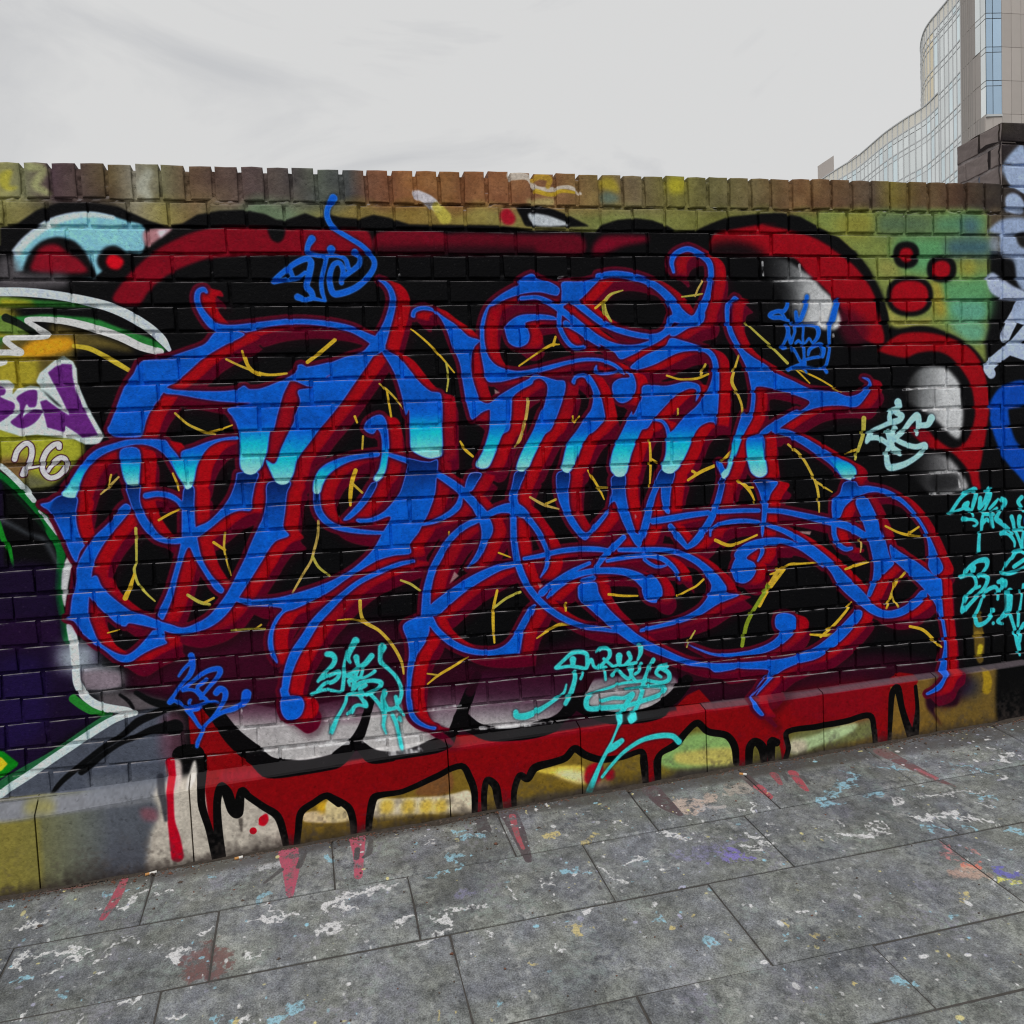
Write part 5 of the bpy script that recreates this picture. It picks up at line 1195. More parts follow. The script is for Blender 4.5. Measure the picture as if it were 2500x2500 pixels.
    P('C3 200,1000 330,955 395,1000 300,1045 240,1050', (112, 100, 172), .7, 4); P('C3 0,980 200,940 360,880 380,900 200,1000 0,1030', (118, 112, 158), .35, 7, False)
    P('C2 720,1180 850,1190 860,1220 760,1220', (120, 116, 150), .4, 6, False)
    L('C3 1460,930,50 1500,980,50 1540,1000,30', (196, 108, 108), .5, 4); L('C3 1640,960,50 1700,1000,24', (190, 120, 110), .5, 4); L('C3 1630,1045,80 1680,1040,40', (214, 104, 84), .75, 3)
    P('C3 1530,1080 1640,1060 1740,1100 1600,1130', (180, 140, 120), .45, 6, False)
    L('C3 1800,1070,60 1850,1085,70 1900,1085,40', (78, 74, 164), .65, 5); L('C3 1830,1138,80', (204, 188, 90), .8, 3)
    for s in ('C2 1390,1400,60', 'C2 1110,1605,50', 'C2 620,1875,44', 'C3 95,1310,40', 'C3 280,1445,36', 'C3 790,1470,40', 'C3 1595,1218,34', 'C3 1005,1720,50', 'C1 1300,1895,60', 'C2 1450,900,70', 'C2 1240,885,70', 'C2 1910,1380,40', 'C3 580,1390,40', 'C3 1480,1555,40'):
        L(s, (190, 172, 104), .6, 3)
    P('C1 1050,1520 1180,1480 1280,1560 1260,1640 1130,1690 1040,1650', (92, 44, 40), .65, 9); L('C1 1190,1480,30 1150,1600,40 1120,1700,30', (84, 40, 38), .7, 3)
    for s in ('C1 480,1260,10 560,1250,10', 'C1 920,1540,8 910,1660,10', 'C1 750,1680,10 790,1750,12', 'C1 640,1650,8 700,1570,8', 'C2 470,1270,10 540,1200,12', 'C3 870,795,12 1010,850,14', 'C1 1680,1220,10 1750,1250,10', 'C3 840,1130,16 960,1125,14 1100,1160,20 1200,1240,24 1260,1310,20'):
        L(s, (52, 50, 52), .6, 2, False)
    # break the marks up: trodden paint never keeps a clean edge
    warp = lambda amp, c: (vnoise(GVH, GVW, c, rng) - .5) * amp
    dx = warp(26, 16) + warp(12, 6) + warp(6, 2.5); dy = warp(18, 14) + warp(9, 5) + warp(5, 2.5)
    yy, xx = np.mgrid[0:GVH, 0:GVW]
    ix = np.clip(xx + dx, 0, GVW - 1).astype(np.int32); iy = np.clip(yy + dy, 0, GVH - 1).astype(np.int32)
    cv.rgb[:] = cv.rgb[iy, ix]; al[:] = al[iy, ix]
    hol = vnoise(GVH, GVW, 3.2, rng) * .55 + vnoise(GVH, GVW, 9, rng) * .45
    al *= np.clip((hol - .2) * 5, 0, 1)
    # scuffed, mostly walked-off coats: pale, greenish and dark veils
    for cell, c, a, th in ((70, (146, 150, 144), .30, .56), (44, (126, 140, 132), .30, .58), (90, (78, 80, 80), .34, .60), (30, (170, 172, 168), .36, .66), (55, (120, 116, 132), .32, .62)):
        f = vnoise(GVH, GVW, cell, rng) * .55 + vnoise(GVH, GVW, cell * .4, rng) * .25 + vnoise(GVH, GVW, 6, rng) * .2
        mk = np.clip((f - th) * 6, 0, 1) * a * np.clip(vnoise(GVH, GVW, 4, rng) * 2 - .3, 0, 1)
        free = mk > al
        cv.rgb[free] = np.array(c, np.float32) / 255
        al[:] = np.maximum(al, mk)
    # grime along the foot of the wall
    P('C1 -2600,1700 -40,1180 600,1060 1200,990 1932,900 C2 800,740 1932,560 C3 800,440 1932,240 1932,330 700,520 0,640 C2 1932,650 800,810 0,960 C1 1200,1090 -40,1270 -2600,1790', (46, 38, 34), .72, 7, False)
    P('C1 -40,1200 200,1170 500,1130 480,1170 200,1200 -40,1240', (96, 44, 38), .6, 4)
    # run-off of the red and black drips
    L('C1 690,1130,40 640,1240,56 570,1345,36', RD, .75)
    L('C1 1600,980,110 1615,1080,90 1610,1210,44', (156, 52, 78), .8)
    L('C1 1690,985,34 1660,1060,34', DK, .7); L('C1 1560,1080,30 1470,1150,20', DK, .6)
    L('C2 165,900,90 172,1000,60 170,1110,46', (160, 56, 80), .8)
    L('C2 240,905,26 230,980,34 200,1005,20', DK, .7); L('C2 165,960,30 160,1010,30', DK, .5)
    L('C2 845,785,60 870,850,80', (56, 48, 50), .85)
    L('C2 1005,765,100 1060,880,84 1115,1025,44', (58, 44, 48), .85); L('C2 1025,780,40 1050,880,30 1085,960,20', (140, 50, 60), .7, 1)
    L('C2 1800,640,110 1880,720,96 C3 20,770,40', (66, 46, 50), .85)
    L('C3 370,545,60 440,610,60', (62, 44, 46), .8); L('C3 460,620,60 520,670,40', (156, 56, 66), .8)
    L('C3 545,550,50 580,600,30', (140, 50, 60), .7); L('C3 600,545,30 615,580,20', DK, .6)
    L('C3 650,540,56 700,610,44 725,635,30', (150, 52, 64), .8); L('C3 700,560,30 735,600,20', DK, .6)
    L('C3 1150,425,100 1300,500,76 1450,575,50 1545,612,20', (88, 50, 52), .85); L('C3 1340,520,30 1460,575,24', (140, 66, 72), .7)
    # countless small drops
    n = 15000
    xs = rng.random(n) * GVW
    ys = (rng.random(n) ** 1.25) * GVH
    dens = vnoise(GVH, GVW, 120, rng)
    cols = [WH, WH, WH, (180, 182, 182), CY, (70, 68, 70), (60, 58, 60), (196, 180, 120), (150, 150, 170)]
    for x, y in zip(xs, ys):
        if dens[int(y), int(x)] < rng.random() * .9: continue
        r = .45 + rng.exponential(.8)
        r = min(r, 4.5)
        c = cols[rng.integers(len(cols))]
        x0, y0 = int(x - r - 2), int(y - r - 2); x1, y1 = int(x + r + 3), int(y + r + 3)
        if x0 < 0 or y0 < 0 or x1 >= GVW or y1 >= GVH: continue
        yy, xx = np.mgrid[y0:y1, x0:x1]
        sx = .6 + rng.random() * .8
        d = np.hypot((xx + .5 - x) * sx, (yy + .5 - y) / sx)
        m = np.clip(r - d + .5, 0, 1).astype(np.float32)
        lay((m, x0, y0), c, .35 + .6 * rng.random(), False)
    return np.clip(cv.rgb, .02, .95), np.clip(al, 0, 1)
# ---------------------------------------------------------------- materials
PAINT_K = 0.64          # how bright the shaded wall shows white paint


def lin(c):
    c = np.asarray(c, np.float32)
    return np.where(c <= .04045, c / 12.92, ((c + .055) / 1.055) ** 2.4)


def unlin(c):
    return np.where(c <= .0031308, c * 12.92, 1.055 * np.maximum(c, 1e-9) ** (1 / 2.4) - .055)


def col(r, g, b, k=None):
    v = lin(np.array([r, g, b]) / 255.0) / (k or PAINT_K)
    return tuple(float(min(q, .85)) for q in v) + (1.0,)


def make_image(name, rgb, alpha=None):
    h, w = rgb.shape[:2]
    im = bpy.data.images.new(name, w, h, alpha=alpha is not None)
    px = np.ones((h, w, 4), np.float32)
    px[..., :3] = rgb[::-1]
    if alpha is not None:
        px[..., 3] = alpha[::-1]
    if alpha is not None:
        im.alpha_mode = 'CHANNEL_PACKED'
    im.pixels.foreach_set(px.ravel())
    im.update()
    im.pack()
    return im


def N(nodes, t, **kw):
    n = nodes.new(t)
    for k, v in kw.items():
        if k in n.inputs:
            n.inputs[k].default_value = v
        else:
            setattr(n, k, v)
    return n


def masonry_material(name, im, bump=0.35, scale=1.0, rough=0.5, dust_glint_max=.75, dust_glint_lo=.40):
    m, nd, ln, bs = mat_new(name)
    geo = N(nd, 'ShaderNodeNewGeometry')
    sep = N(nd, 'ShaderNodeSeparateXYZ'); ln.new(geo.outputs['Position'], sep.inputs[0])
    u = N(nd, 'ShaderNodeMapRange'); u.inputs['From Min'].default_value = CX0; u.inputs['From Max'].default_value = CX0 + CVW * RES
    v = N(nd, 'ShaderNodeMapRange'); v.inputs['From Min'].default_value = ZO + CZ1 - CVH * RES; v.inputs['From Max'].default_value = ZO + CZ1
    ln.new(sep.outputs['X'], u.inputs['Value']); ln.new(sep.outputs['Z'], v.inputs['Value'])
    cmb = N(nd, 'ShaderNodeCombineXYZ'); ln.new(u.outputs[0], cmb.inputs[0]); ln.new(v.outputs[0], cmb.inputs[1])
    tex = N(nd, 'ShaderNodeTexImage'); tex.image = im; tex.extension = 'EXTEND'; tex.interpolation = 'Linear'
    ln.new(cmb.outputs[0], tex.inputs['Vector'])
    # grain of the brick under the paint
    n1 = N(nd, 'ShaderNodeTexNoise', Scale=95.0 * scale, Detail=6.0, Roughness=0.65)
    n2 = N(nd, 'ShaderNodeTexNoise', Scale=420.0 * scale, Detail=3.0)
    n3 = N(nd, 'ShaderNodeTexNoise', Scale=14.0, Detail=5.0)
    for q in (n1, n2, n3): ln.new(geo.outputs['Position'], q.inputs['Vector'])
    add = N(nd, 'ShaderNodeMath', operation='MULTIPLY_ADD'); add.inputs[1].default_value = 0.45
    ln.new(n2.outputs['Fac'], add.inputs[0]); ln.new(n1.outputs['Fac'], add.inputs[2])
    bp = N(nd, 'ShaderNodeBump'); bp.inputs['Strength'].default_value = bump; bp.inputs['Distance'].default_value = 0.004
    ln.new(add.outputs[0], bp.inputs['Height']); ln.new(bp.outputs['Normal'], bs.inputs['Normal'])
    # pits where the coat is thin, dusty ledges with a skylight highlight painted in
    pit = N(nd, 'ShaderNodeMapRange'); pit.inputs['From Min'].default_value = .30; pit.inputs['From Max'].default_value = .42; pit.inputs['To Min'].default_value = .62; pit.inputs['To Max'].default_value = 1.0
    ln.new(n1.outputs['Fac'], pit.inputs['Value'])
    mul = N(nd, 'ShaderNodeMixRGB', blend_type='MULTIPLY'); mul.inputs['Fac'].default_value = 1.0
    ln.new(tex.outputs['Color'], mul.inputs['Color1']); ln.new(pit.outputs[0], mul.inputs['Color2'])
    sn = N(nd, 'ShaderNodeSeparateXYZ'); ln.new(geo.outputs['True Normal'], sn.inputs[0])
    up = N(nd, 'ShaderNodeMapRange'); up.inputs['From Min'].default_value = .35; up.inputs['From Max'].default_value = .8; up.inputs['To Max'].default_value = dust_glint_max
    ln.new(sn.outputs['Z'], up.inputs['Value'])
    dn = N(nd, 'ShaderNodeMapRange'); dn.inputs['From Min'].default_value = dust_glint_lo; dn.inputs['From Max'].default_value = dust_glint_lo + .2
    ln.new(n3.outputs['Fac'], dn.inputs['Value'])
    um = N(nd, 'ShaderNodeMath', operation='MULTIPLY'); ln.new(up.outputs[0], um.inputs[0]); ln.new(dn.outputs[0], um.inputs[1])
    dust_glint = N(nd, 'ShaderNodeMixRGB'); dust_glint.inputs['Color2'].default_value = (.36, .34, .355, 1)
    ln.new(um.outputs[0], dust_glint.inputs['Fac']); ln.new(mul.outputs[0], dust_glint.inputs['Color1'])
    ln.new(dust_glint.outputs[0], bs.inputs['Base Color'])
    rr = N(nd, 'ShaderNodeMapRange'); rr.inputs['To Min'].default_value = rough - .12; rr.inputs['To Max'].default_value = rough + .2
    ln.new(n3.outputs['Fac'], rr.inputs['Value']); ln.new(rr.outputs[0], bs.inputs['Roughness'])
    bs.inputs['Specular IOR Level'].default_value = 0.05
    return m


def plain_material(name, c, rough=.6, noise=None, bump=0.0, spec=.35, metal=0.0, scale=40.0, rnd=0.0):
    m, nd, ln, bs = mat_new(name)
    bs.inputs['Roughness'].default_value = rough
    bs.inputs['Specular IOR Level'].default_value = spec
    bs.inputs['Metallic'].default_value = metal
    tc = N(nd, 'ShaderNodeTexCoord')
    n1 = N(nd, 'ShaderNodeTexNoise', Scale=scale, Detail=6.0)
    ln.new(tc.outputs['Object'], n1.inputs['Vector'])
    mx = N(nd, 'ShaderNodeMixRGB')
    d = noise if noise is not None else .12
    mx.inputs['Color1'].default_value = tuple(q * (1 - d) for q in c[:3]) + (1,)
    mx.inputs['Color2'].default_value = tuple(min(.9, q * (1 + d)) for q in c[:3]) + (1,)
    ln.new(n1.outputs['Fac'], mx.inputs['Fac'])
    out = mx.outputs[0]
    if rnd:
        oi = N(nd, 'ShaderNodeObjectInfo')
        mr = N(nd, 'ShaderNodeMapRange'); mr.inputs['To Min'].default_value = 1 - rnd; mr.inputs['To Max'].default_value = 1 + rnd * .6
        ln.new(oi.outputs['Random'], mr.inputs['Value'])
        mm = N(nd, 'ShaderNodeMixRGB', blend_type='MULTIPLY'); mm.inputs['Fac'].default_value = 1
        ln.new(out, mm.inputs['Color1']); ln.new(mr.outputs[0], mm.inputs['Color2']); out = mm.outputs[0]
    ln.new(out, bs.inputs['Base Color'])
    if bump:
        bp = N(nd, 'ShaderNodeBump'); bp.inputs['Strength'].default_value = bump; bp.inputs['Distance'].default_value = .01
        ln.new(n1.outputs['Fac'], bp.inputs['Height']); ln.new(bp.outputs['Normal'], bs.inputs['Normal'])
    return m


def slab_material(im):
    m, nd, ln, bs = mat_new('paving_concrete')
    geo = N(nd, 'ShaderNodeNewGeometry')
    sep = N(nd, 'ShaderNodeSeparateXYZ'); ln.new(geo.outputs['Position'], sep.inputs[0])
    oi = N(nd, 'ShaderNodeObjectInfo')
    big = N(nd, 'ShaderNodeTexNoise', Scale=3.2, Detail=5.0, Roughness=.6)
    mid = N(nd, 'ShaderNodeTexNoise', Scale=34.0, Detail=6.0, Roughness=.7)
    fin = N(nd, 'ShaderNodeTexNoise', Scale=260.0, Detail=3.0, Roughness=.6)
    for q in (big, mid, fin): ln.new(geo.outputs['Position'], q.inputs['Vector'])
    r1 = N(nd, 'ShaderNodeValToRGB')
    e = r1.color_ramp.elements
    e[0].position = .32; e[0].color = (.130, .137, .133, 1)
    e[1].position = .72; e[1].color = (.265, .275, .266, 1)
    ln.new(big.outputs['Fac'], r1.inputs['Fac'])
    def mulby(src, fac, lo, hi, a=.3, b=.7):
        mr = N(nd, 'ShaderNodeMapRange'); mr.inputs['From Min'].default_value = a; mr.inputs['From Max'].default_value = b
        mr.inputs['To Min'].default_value = lo; mr.inputs['To Max'].default_value = hi
        ln.new(fac, mr.inputs['Value'])
        mm = N(nd, 'ShaderNodeMixRGB', blend_type='MULTIPLY'); mm.inputs['Fac'].default_value = 1
        ln.new(src, mm.inputs['Color1']); ln.new(mr.outputs[0], mm.inputs['Color2'])
        return mm.outputs[0]
    c = mulby(r1.outputs[0], mid.outputs['Fac'], .5, 1.42)
    c = mulby(c, fin.outputs['Fac'], .5, 1.5)
    tn = N(nd, 'ShaderNodeTexNoise', Scale=7.5, Detail=3.0); ln.new(geo.outputs['Position'], tn.inputs['Vector'])
    tr = N(nd, 'ShaderNodeValToRGB'); te = tr.color_ramp.elements
    te[0].position = .36; te[0].color = (.92, .93, 1.06, 1); te[1].position = .64; te[1].color = (1.02, 1.03, .97, 1)
    ln.new(tn.outputs['Fac'], tr.inputs['Fac'])
    tm = N(nd, 'ShaderNodeMixRGB', blend_type='MULTIPLY'); tm.inputs['Fac'].default_value = 1; ln.new(c, tm.inputs['Color1']); ln.new(tr.outputs[0], tm.inputs['Color2']); c = tm.outputs[0]
    c = mulby(c, oi.outputs['Random'], .86, 1.12, 0, 1)
    # aggregate showing through
    vo = N(nd, 'ShaderNodeTexVoronoi', Scale=150.0); ln.new(geo.outputs['Position'], vo.inputs['Vector'])
    vs = N(nd, 'ShaderNodeMapRange'); vs.inputs['From Min'].default_value = .13; vs.inputs['From Max'].default_value = .24; vs.inputs['To Min'].default_value = .75; vs.inputs['To Max'].default_value = 0
    ln.new(vo.outputs['Distance'], vs.inputs['Value'])
    sl = N(nd, 'ShaderNodeSeparateXYZ'); ln.new(vo.outputs['Color'], sl.inputs[0])
    pick = N(nd, 'ShaderNodeMath', operation='GREATER_THAN'); pick.inputs[1].default_value = .72; ln.new(sl.outputs[0], pick.inputs[0])
    pm = N(nd, 'ShaderNodeMath', operation='MULTIPLY'); ln.new(vs.outputs[0], pm.inputs[0]); ln.new(pick.outputs[0], pm.inputs[1])
    ag = N(nd, 'ShaderNodeValToRGB'); ag.color_ramp.elements[0].color = (.06, .06, .06, 1); ag.color_ramp.elements[1].color = (.36, .35, .33, 1)
    ln.new(sl.outputs[1], ag.inputs['Fac'])
    mx = N(nd, 'ShaderNodeMixRGB'); ln.new(pm.outputs[0], mx.inputs['Fac']); ln.new(c, mx.inputs['Color1']); ln.new(ag.outputs[0], mx.inputs['Color2'])
    # old paint trodden into the surface
    u = N(nd, 'ShaderNodeMapRange'); u.inputs['From Min'].default_value = GX0; u.inputs['From Max'].default_value = GX0 + GVW * GRES
    v = N(nd, 'ShaderNodeMapRange'); v.inputs['From Min'].default_value = GY1 - GVH * GRES; v.inputs['From Max'].default_value = GY1
    ln.new(sep.outputs['X'], u.inputs['Value']); ln.new(sep.outputs['Y'], v.inputs['Value'])
    cmb = N(nd, 'ShaderNodeCombineXYZ'); ln.new(u.outputs[0], cmb.inputs[0]); ln.new(v.outputs[0], cmb.inputs[1])
    tex = N(nd, 'ShaderNodeTexImage'); tex.image = im; tex.extension = 'CLIP'
    ln.new(cmb.outputs[0], tex.inputs['Vector'])
    wear = N(nd, 'ShaderNodeMapRange'); wear.inputs['From Min'].default_value = .36; wear.inputs['From Max'].default_value = .50
    ln.new(mid.outputs['Fac'], wear.inputs['Value'])
    wf = N(nd, 'ShaderNodeMapRange'); wf.inputs['From Min'].default_value = .34; wf.inputs['From Max'].default_value = .5; wf.inputs['To Min'].default_value = .45
    ln.new(fin.outputs['Fac'], wf.inputs['Value'])
    w1 = N(nd, 'ShaderNodeMath', operation='MULTIPLY'); ln.new(wear.outputs[0], w1.inputs[0]); ln.new(wf.outputs[0], w1.inputs[1])
    w2 = N(nd, 'ShaderNodeMath', operation='MULTIPLY'); ln.new(w1.outputs[0], w2.inputs[0]); ln.new(tex.outputs['Alpha'], w2.inputs[1])
    fx = N(nd, 'ShaderNodeMixRGB'); ln.new(w2.outputs[0], fx.inputs['Fac']); ln.new(mx.outputs[0], fx.inputs['Color1']); ln.new(tex.outputs['Color'], fx.inputs['Color2'])
    ln.new(fx.outputs[0], bs.inputs['Base Color'])
    bs.inputs['Roughness'].default_value = .72
    bs.inputs['Specular IOR Level'].default_value = .3
    hb = N(nd, 'ShaderNodeMath', operation='MULTIPLY_ADD'); hb.inputs[1].default_value = .5
    ln.new(fin.outputs['Fac'], hb.inputs[0]); ln.new(mid.outputs['Fac'], hb.inputs[2])
    bp = N(nd, 'ShaderNodeBump'); bp.inputs['Strength'].default_value = .45; bp.inputs['Distance'].default_value = .004
    ln.new(hb.outputs[0], bp.inputs['Height']); ln.new(bp.outputs['Normal'], bs.inputs['Normal'])
    return m
# ---------------------------------------------------------------- canvases and masonry materials
_rgb = paint_wall()
IM_WALL = make_image('wall_paint', unlin(np.clip(lin(_rgb) / PAINT_K, .0025, .82)))
_g, _ga = paint_ground()
IM_GND = make_image('pavement_paint', unlin(np.clip(lin(_g) / PAINT_K, .02, .80)), _ga)
M_BRICK = masonry_material('painted_brick', IM_WALL, .6, 1.0, .50)
M_MORT = masonry_material('painted_mortar', IM_WALL, .9, .6, .62)
M_CONC = masonry_material('painted_plinth', IM_WALL, .5, .55, .52, .05, .1)
M_RAW = plain_material('bare_brick', (.235, .195, .185, 1), .85, .3, .5, .25, 0, 30, .15)
M_RAWM = plain_material('bare_mortar', (.30, .265, .26, 1), .9, .3, .6, .2, 0, 60)
M_CORE = plain_material('raw_brick_core', (.16, .09, .07, 1), .9)

PITCH, CRS = 0.110879, 0.075
HX0 = -0.05167
X_PIER = 3.2212
XL, XR = -1.6, 3.775
XE = 4.35                                           # the wall runs on beyond the pier
rngb = random.Random(5)


def brick_mesh(name, w, h, d, bev, rg, jit=.0016):
    """rounded-arris brick: face on local y = 0 looking to -y, body behind; ring of eight points"""
    ring = [(-.5, -.5), (0, -.5), (.5, -.5), (.5, 0), (.5, .5), (0, .5), (-.5, .5), (-.5, 0)]
    vs = []
    off = [(rg.uniform(-jit, jit), rg.uniform(-jit, jit)) for _ in ring]
    for k, (ins, y) in enumerate(((bev, 0.0), (bev * .28, bev * .3), (0.0, bev * 1.1), (0.0, d))):
        for (a, b), (jx, jz) in zip(ring, off):
            x = a * w - math.copysign(ins, a) * (a != 0)
            z = b * h - math.copysign(ins, b) * (b != 0) * (1.5 if b > 0 else .8)
            vs.append((x + jx, y + rg.uniform(-.0004, .0004), z + jz))
    fs = [list(range(8))]
    for k in range(3):
        for i in range(8):
            j = (i + 1) % 8
            fs.append([k * 8 + j, k * 8 + i, (k + 1) * 8 + i, (k + 1) * 8 + j])
    me = mesh_from(name, vs, fs)
    me.materials.append(M_BRICK)
    return me


HEADS = [brick_mesh('header_brick', PITCH - .0085 + rngb.uniform(-.0025, .002), .0662 + rngb.uniform(-.002, .0016), .10, rngb.uniform(.003, .0048), rngb) for _ in range(14)]
STRS = [brick_mesh('stretcher_brick', 2 * PITCH - .0085 + rngb.uniform(-.0025, .002), .0662 + rngb.uniform(-.002, .0016), .10, rngb.uniform(.003, .0048), rngb) for _ in range(14)]
COPS = [brick_mesh('coping_brick', .075 - .0115 + rngb.uniform(-.0022, .0015), .098 + rngb.uniform(-.002, .002), .19, rngb.uniform(.003, .005), rngb, .0014) for _ in range(8)]
QUEEN = [brick_mesh('closer_brick', .0475, .0655, .10, .0038, rngb) for _ in range(3)]

wall = thing('brick_wall', 'long shoulder-high brick wall covered by the blue and red graffiti piece', 'wall', (0, 0, 0))


def cam_area(x, z, w, h):
    d = np.array([x, 0, z]) - np.array([S_CAM[0], S_CAM[1], S_CAM[2]])
    dz = d @ AF
    u = S_PX + S_F * (d @ AR) / dz; v = S_PY - S_F * (d @ AU) / dz
    vis = (-40 < u < 2540) and (0 < v < 2500)
    return (w * h / dz ** 2) if vis else 0.0


spots = []                                                        # (visible size, mesh, x, z)
for k in range(1, 25):
    zc = -(k - .5) * CRS
    if k % 2 == 1:
        i = int((XL - HX0) / PITCH) - 1
        while True:
            xa = HX0 + i * PITCH
            if xa > HX0 + 29 * PITCH - .01: break
            if zc + .03 > cham_bot(xa + PITCH / 2):
                spots.append((cam_area(xa + PITCH / 2, zc, PITCH, CRS), rngb.choice(HEADS), xa + PITCH / 2, zc))
            i += 1
        xa = HX0 + 29 * PITCH
        if zc + .03 > cham_bot(xa):
            spots.append((cam_area(xa + .03, zc, .05, CRS), rngb.choice(QUEEN), xa + .0285, zc))
    else:
        j = -9
        while True:
            xa = HX0 + (1.43 + 2 * j) * PITCH
            if xa > HX0 + 28.5 * PITCH: break
            if xa + 2 * PITCH > XL and zc + .03 > cham_bot(xa + PITCH):
                w = 2 * PITCH
                spots.append((cam_area(xa + w / 2, zc, w, CRS), rngb.choice(STRS), xa + w / 2, zc))
            j += 1


def place(me, x, z, parent, name='brick', dy=.0022):
    o = bpy.data.objects.new(name, me)
    COL.objects.link(o)
    o.location = (x + rngb.uniform(-.002, .002), rngb.uniform(-dy, dy * .8), ZO + z + rngb.uniform(-.0017, .0017))
    o.rotation_euler = (rngb.uniform(-.010, .010), rngb.uniform(-.006, .006), rngb.uniform(-.008, .008))
    o.parent = parent
    return o


for k in range(1, 25):                                            # short run beyond the pier
    zc = -(k - .5) * CRS
    n, lst, w = (5, HEADS, PITCH) if k % 2 else (3, STRS, 2 * PITCH)
    for q in range(n):
        xa = XR + .004 + (q + (.0 if k % 2 else .0)) * w
        if xa + w / 2 < XE and zc + .03 > cham_bot(xa): spots.append((0.0, rngb.choice(lst), xa + w / 2, zc))
spots.sort(key=lambda s: -s[0])
for a, me, x, z in spots[:296]:
    place(me, x, z, wall)
# the smallest remaining ones stand in one mesh
bm = bmesh.new()
for a, me, x, z in spots[296:]:
    t = bmesh.new(); t.from_mesh(me)
    M = Matrix.Translation((x + rngb.uniform(-.0012, .0012), rngb.uniform(-.0022, .0018), ZO + z + rngb.uniform(-.0011, .0011))) @ Euler((rngb.uniform(-.010, .010), rngb.uniform(-.006, .006), rngb.uniform(-.008, .008))).to_matrix().to_4x4()
    bmesh.ops.transform(t, matrix=M, verts=t.verts)
    tmp = bpy.data.meshes.new('tmp'); t.to_mesh(tmp); t.free()
    bm.from_mesh(tmp); bpy.data.meshes.remove(tmp)
me = bpy.data.meshes.new('brickwork'); bm.to_mesh(me); bm.free(); me.materials.append(M_BRICK)
tag(link_mesh('brickwork', me, None, wall), kind='stuff')
# coping, brick on edge
i = -21
while True:
    xc = (i + .5) * .075
    if xc > XE: break
    if xc < X_PIER - .02 or xc > XR + .03:
        place(rngb.choice(COPS), xc, .0545, wall, 'coping_brick', .0028)
    i += 1

# lumpy recessed mortar
rngm = np.random.default_rng(3)
def mortar_sheet(name, x0, x1, z0, z1, step, rec, amp, parent):
    xs = np.arange(x0, x1 + step, step); zs = np.arange(z0, z1 + step, step)
    nz = lambda c: vnoise(len(zs), len(xs), c, rngm) - .5
    lump = nz(2.2) * .9 + nz(5) * .8 + nz(14) * .6
    def fn(X, Z):
        rough = np.exp(-((Z + .005) / .012) ** 2) * 1.2 + .8
        return X, rec + lump * amp * rough, Z + ZO
    me = grid_mesh(name, xs, zs, fn)
    me.materials.append(M_MORT)
    return link_mesh(name, me, None, parent)
mortar_sheet('mortar', XL, X_PIER, -1.83, .012, .0058, .0084, .0078, wall)
mortar_sheet('mortar', XR + .002, XE, -1.83, .084, .008, .0068, .0078, wall)
mortar_sheet('mortar', XL, X_PIER - .005, .004, .0885, .005, .0095, .008, wall)


def box_mesh(name, x0, x1, y0, y1, z0, z1, mat=None):
    v = [(x0, y0, z0), (x1, y0, z0), (x1, y1, z0), (x0, y1, z0), (x0, y0, z1), (x1, y0, z1), (x1, y1, z1), (x0, y1, z1)]
    f = [(0, 3, 2, 1), (4, 5, 6, 7), (0, 1, 5, 4), (1, 2, 6, 5), (2, 3, 7, 6), (3, 0, 4, 7)]
    me = mesh_from(name, v, f)
    if mat: me.materials.append(mat)
    return me


link_mesh('core', box_mesh('core', XL, X_PIER - .004, .026, .186, ZO - 2.3, ZO + .074, M_CORE), None, wall)

link_mesh('core', box_mesh('core', XR + .004, XE, .026, .186, ZO - 2.3, ZO + .074, M_CORE), None, wall)

# plinth of cast blocks with a splayed top edge
jx = [-1.62, -.98, -.48]
for q in ('C1 205,980', 'C1 1055,740', 'C2 672,520', 'C2 1410,470', 'C3 175,420', 'C3 825,300', 'C3 1450,240'):
    jx.append(float(wall_xz(parse(q)[:, :2])[0, 0]))
jx += [3.72, 4.36]
jx = sorted(jx)
for a, b in zip(jx[:-1], jx[1:]):
    a2, b2 = a + .0022, b - .0022
    n = max(3, int((b2 - a2) / .03))
    vs, fs = [], []
    for q in range(n + 1):
        x = a2 + (b2 - a2) * q / n
        p, zt, zb, zg = float(plinth_out(x)), float(cham_top(x)), float(cham_bot(x)), float(base_z(x))
        w = (vnoise(2, 2, 1, rngm)[0, 0] - .5) * .0016
        e = .004 if q in (0, n) else 0
        prof = [(.02, zt + .002), (-.003, zt), (-p + .004 + e * .6, zb + .004), (-p + e, zb - .002 + w), (-p + w + e, (zb + zg) / 2), (-p + e, zg - .06), (.02, zg - .06)]
        vs += [(x, y, z + ZO) for y, z in prof]
    m = 7
    for q in range(n):
        for r in range(m - 1):
            fs.append((q * m + r, q * m + r + 1, (q + 1) * m + r + 1, (q + 1) * m + r))
    fs.append(tuple(range(m - 1, -1, -1))); fs.append(tuple(n * m + r for r in range(m)))
    me = mesh_from('plinth_block', vs, fs)
    bmx = bmesh.new(); bmx.from_mesh(me); bmesh.ops.recalc_face_normals(bmx, faces=bmx.faces); bmx.to_mesh(me); bmx.free()
    me.materials.append(M_CONC)
    link_mesh('plinth_block', me, None, wall)
link_mesh('plinth_bed', box_mesh('plinth_bed', -1.6, 4.35, -.012, .02, ZO - 2.3, ZO - 1.72, M_MORT), None, wall)

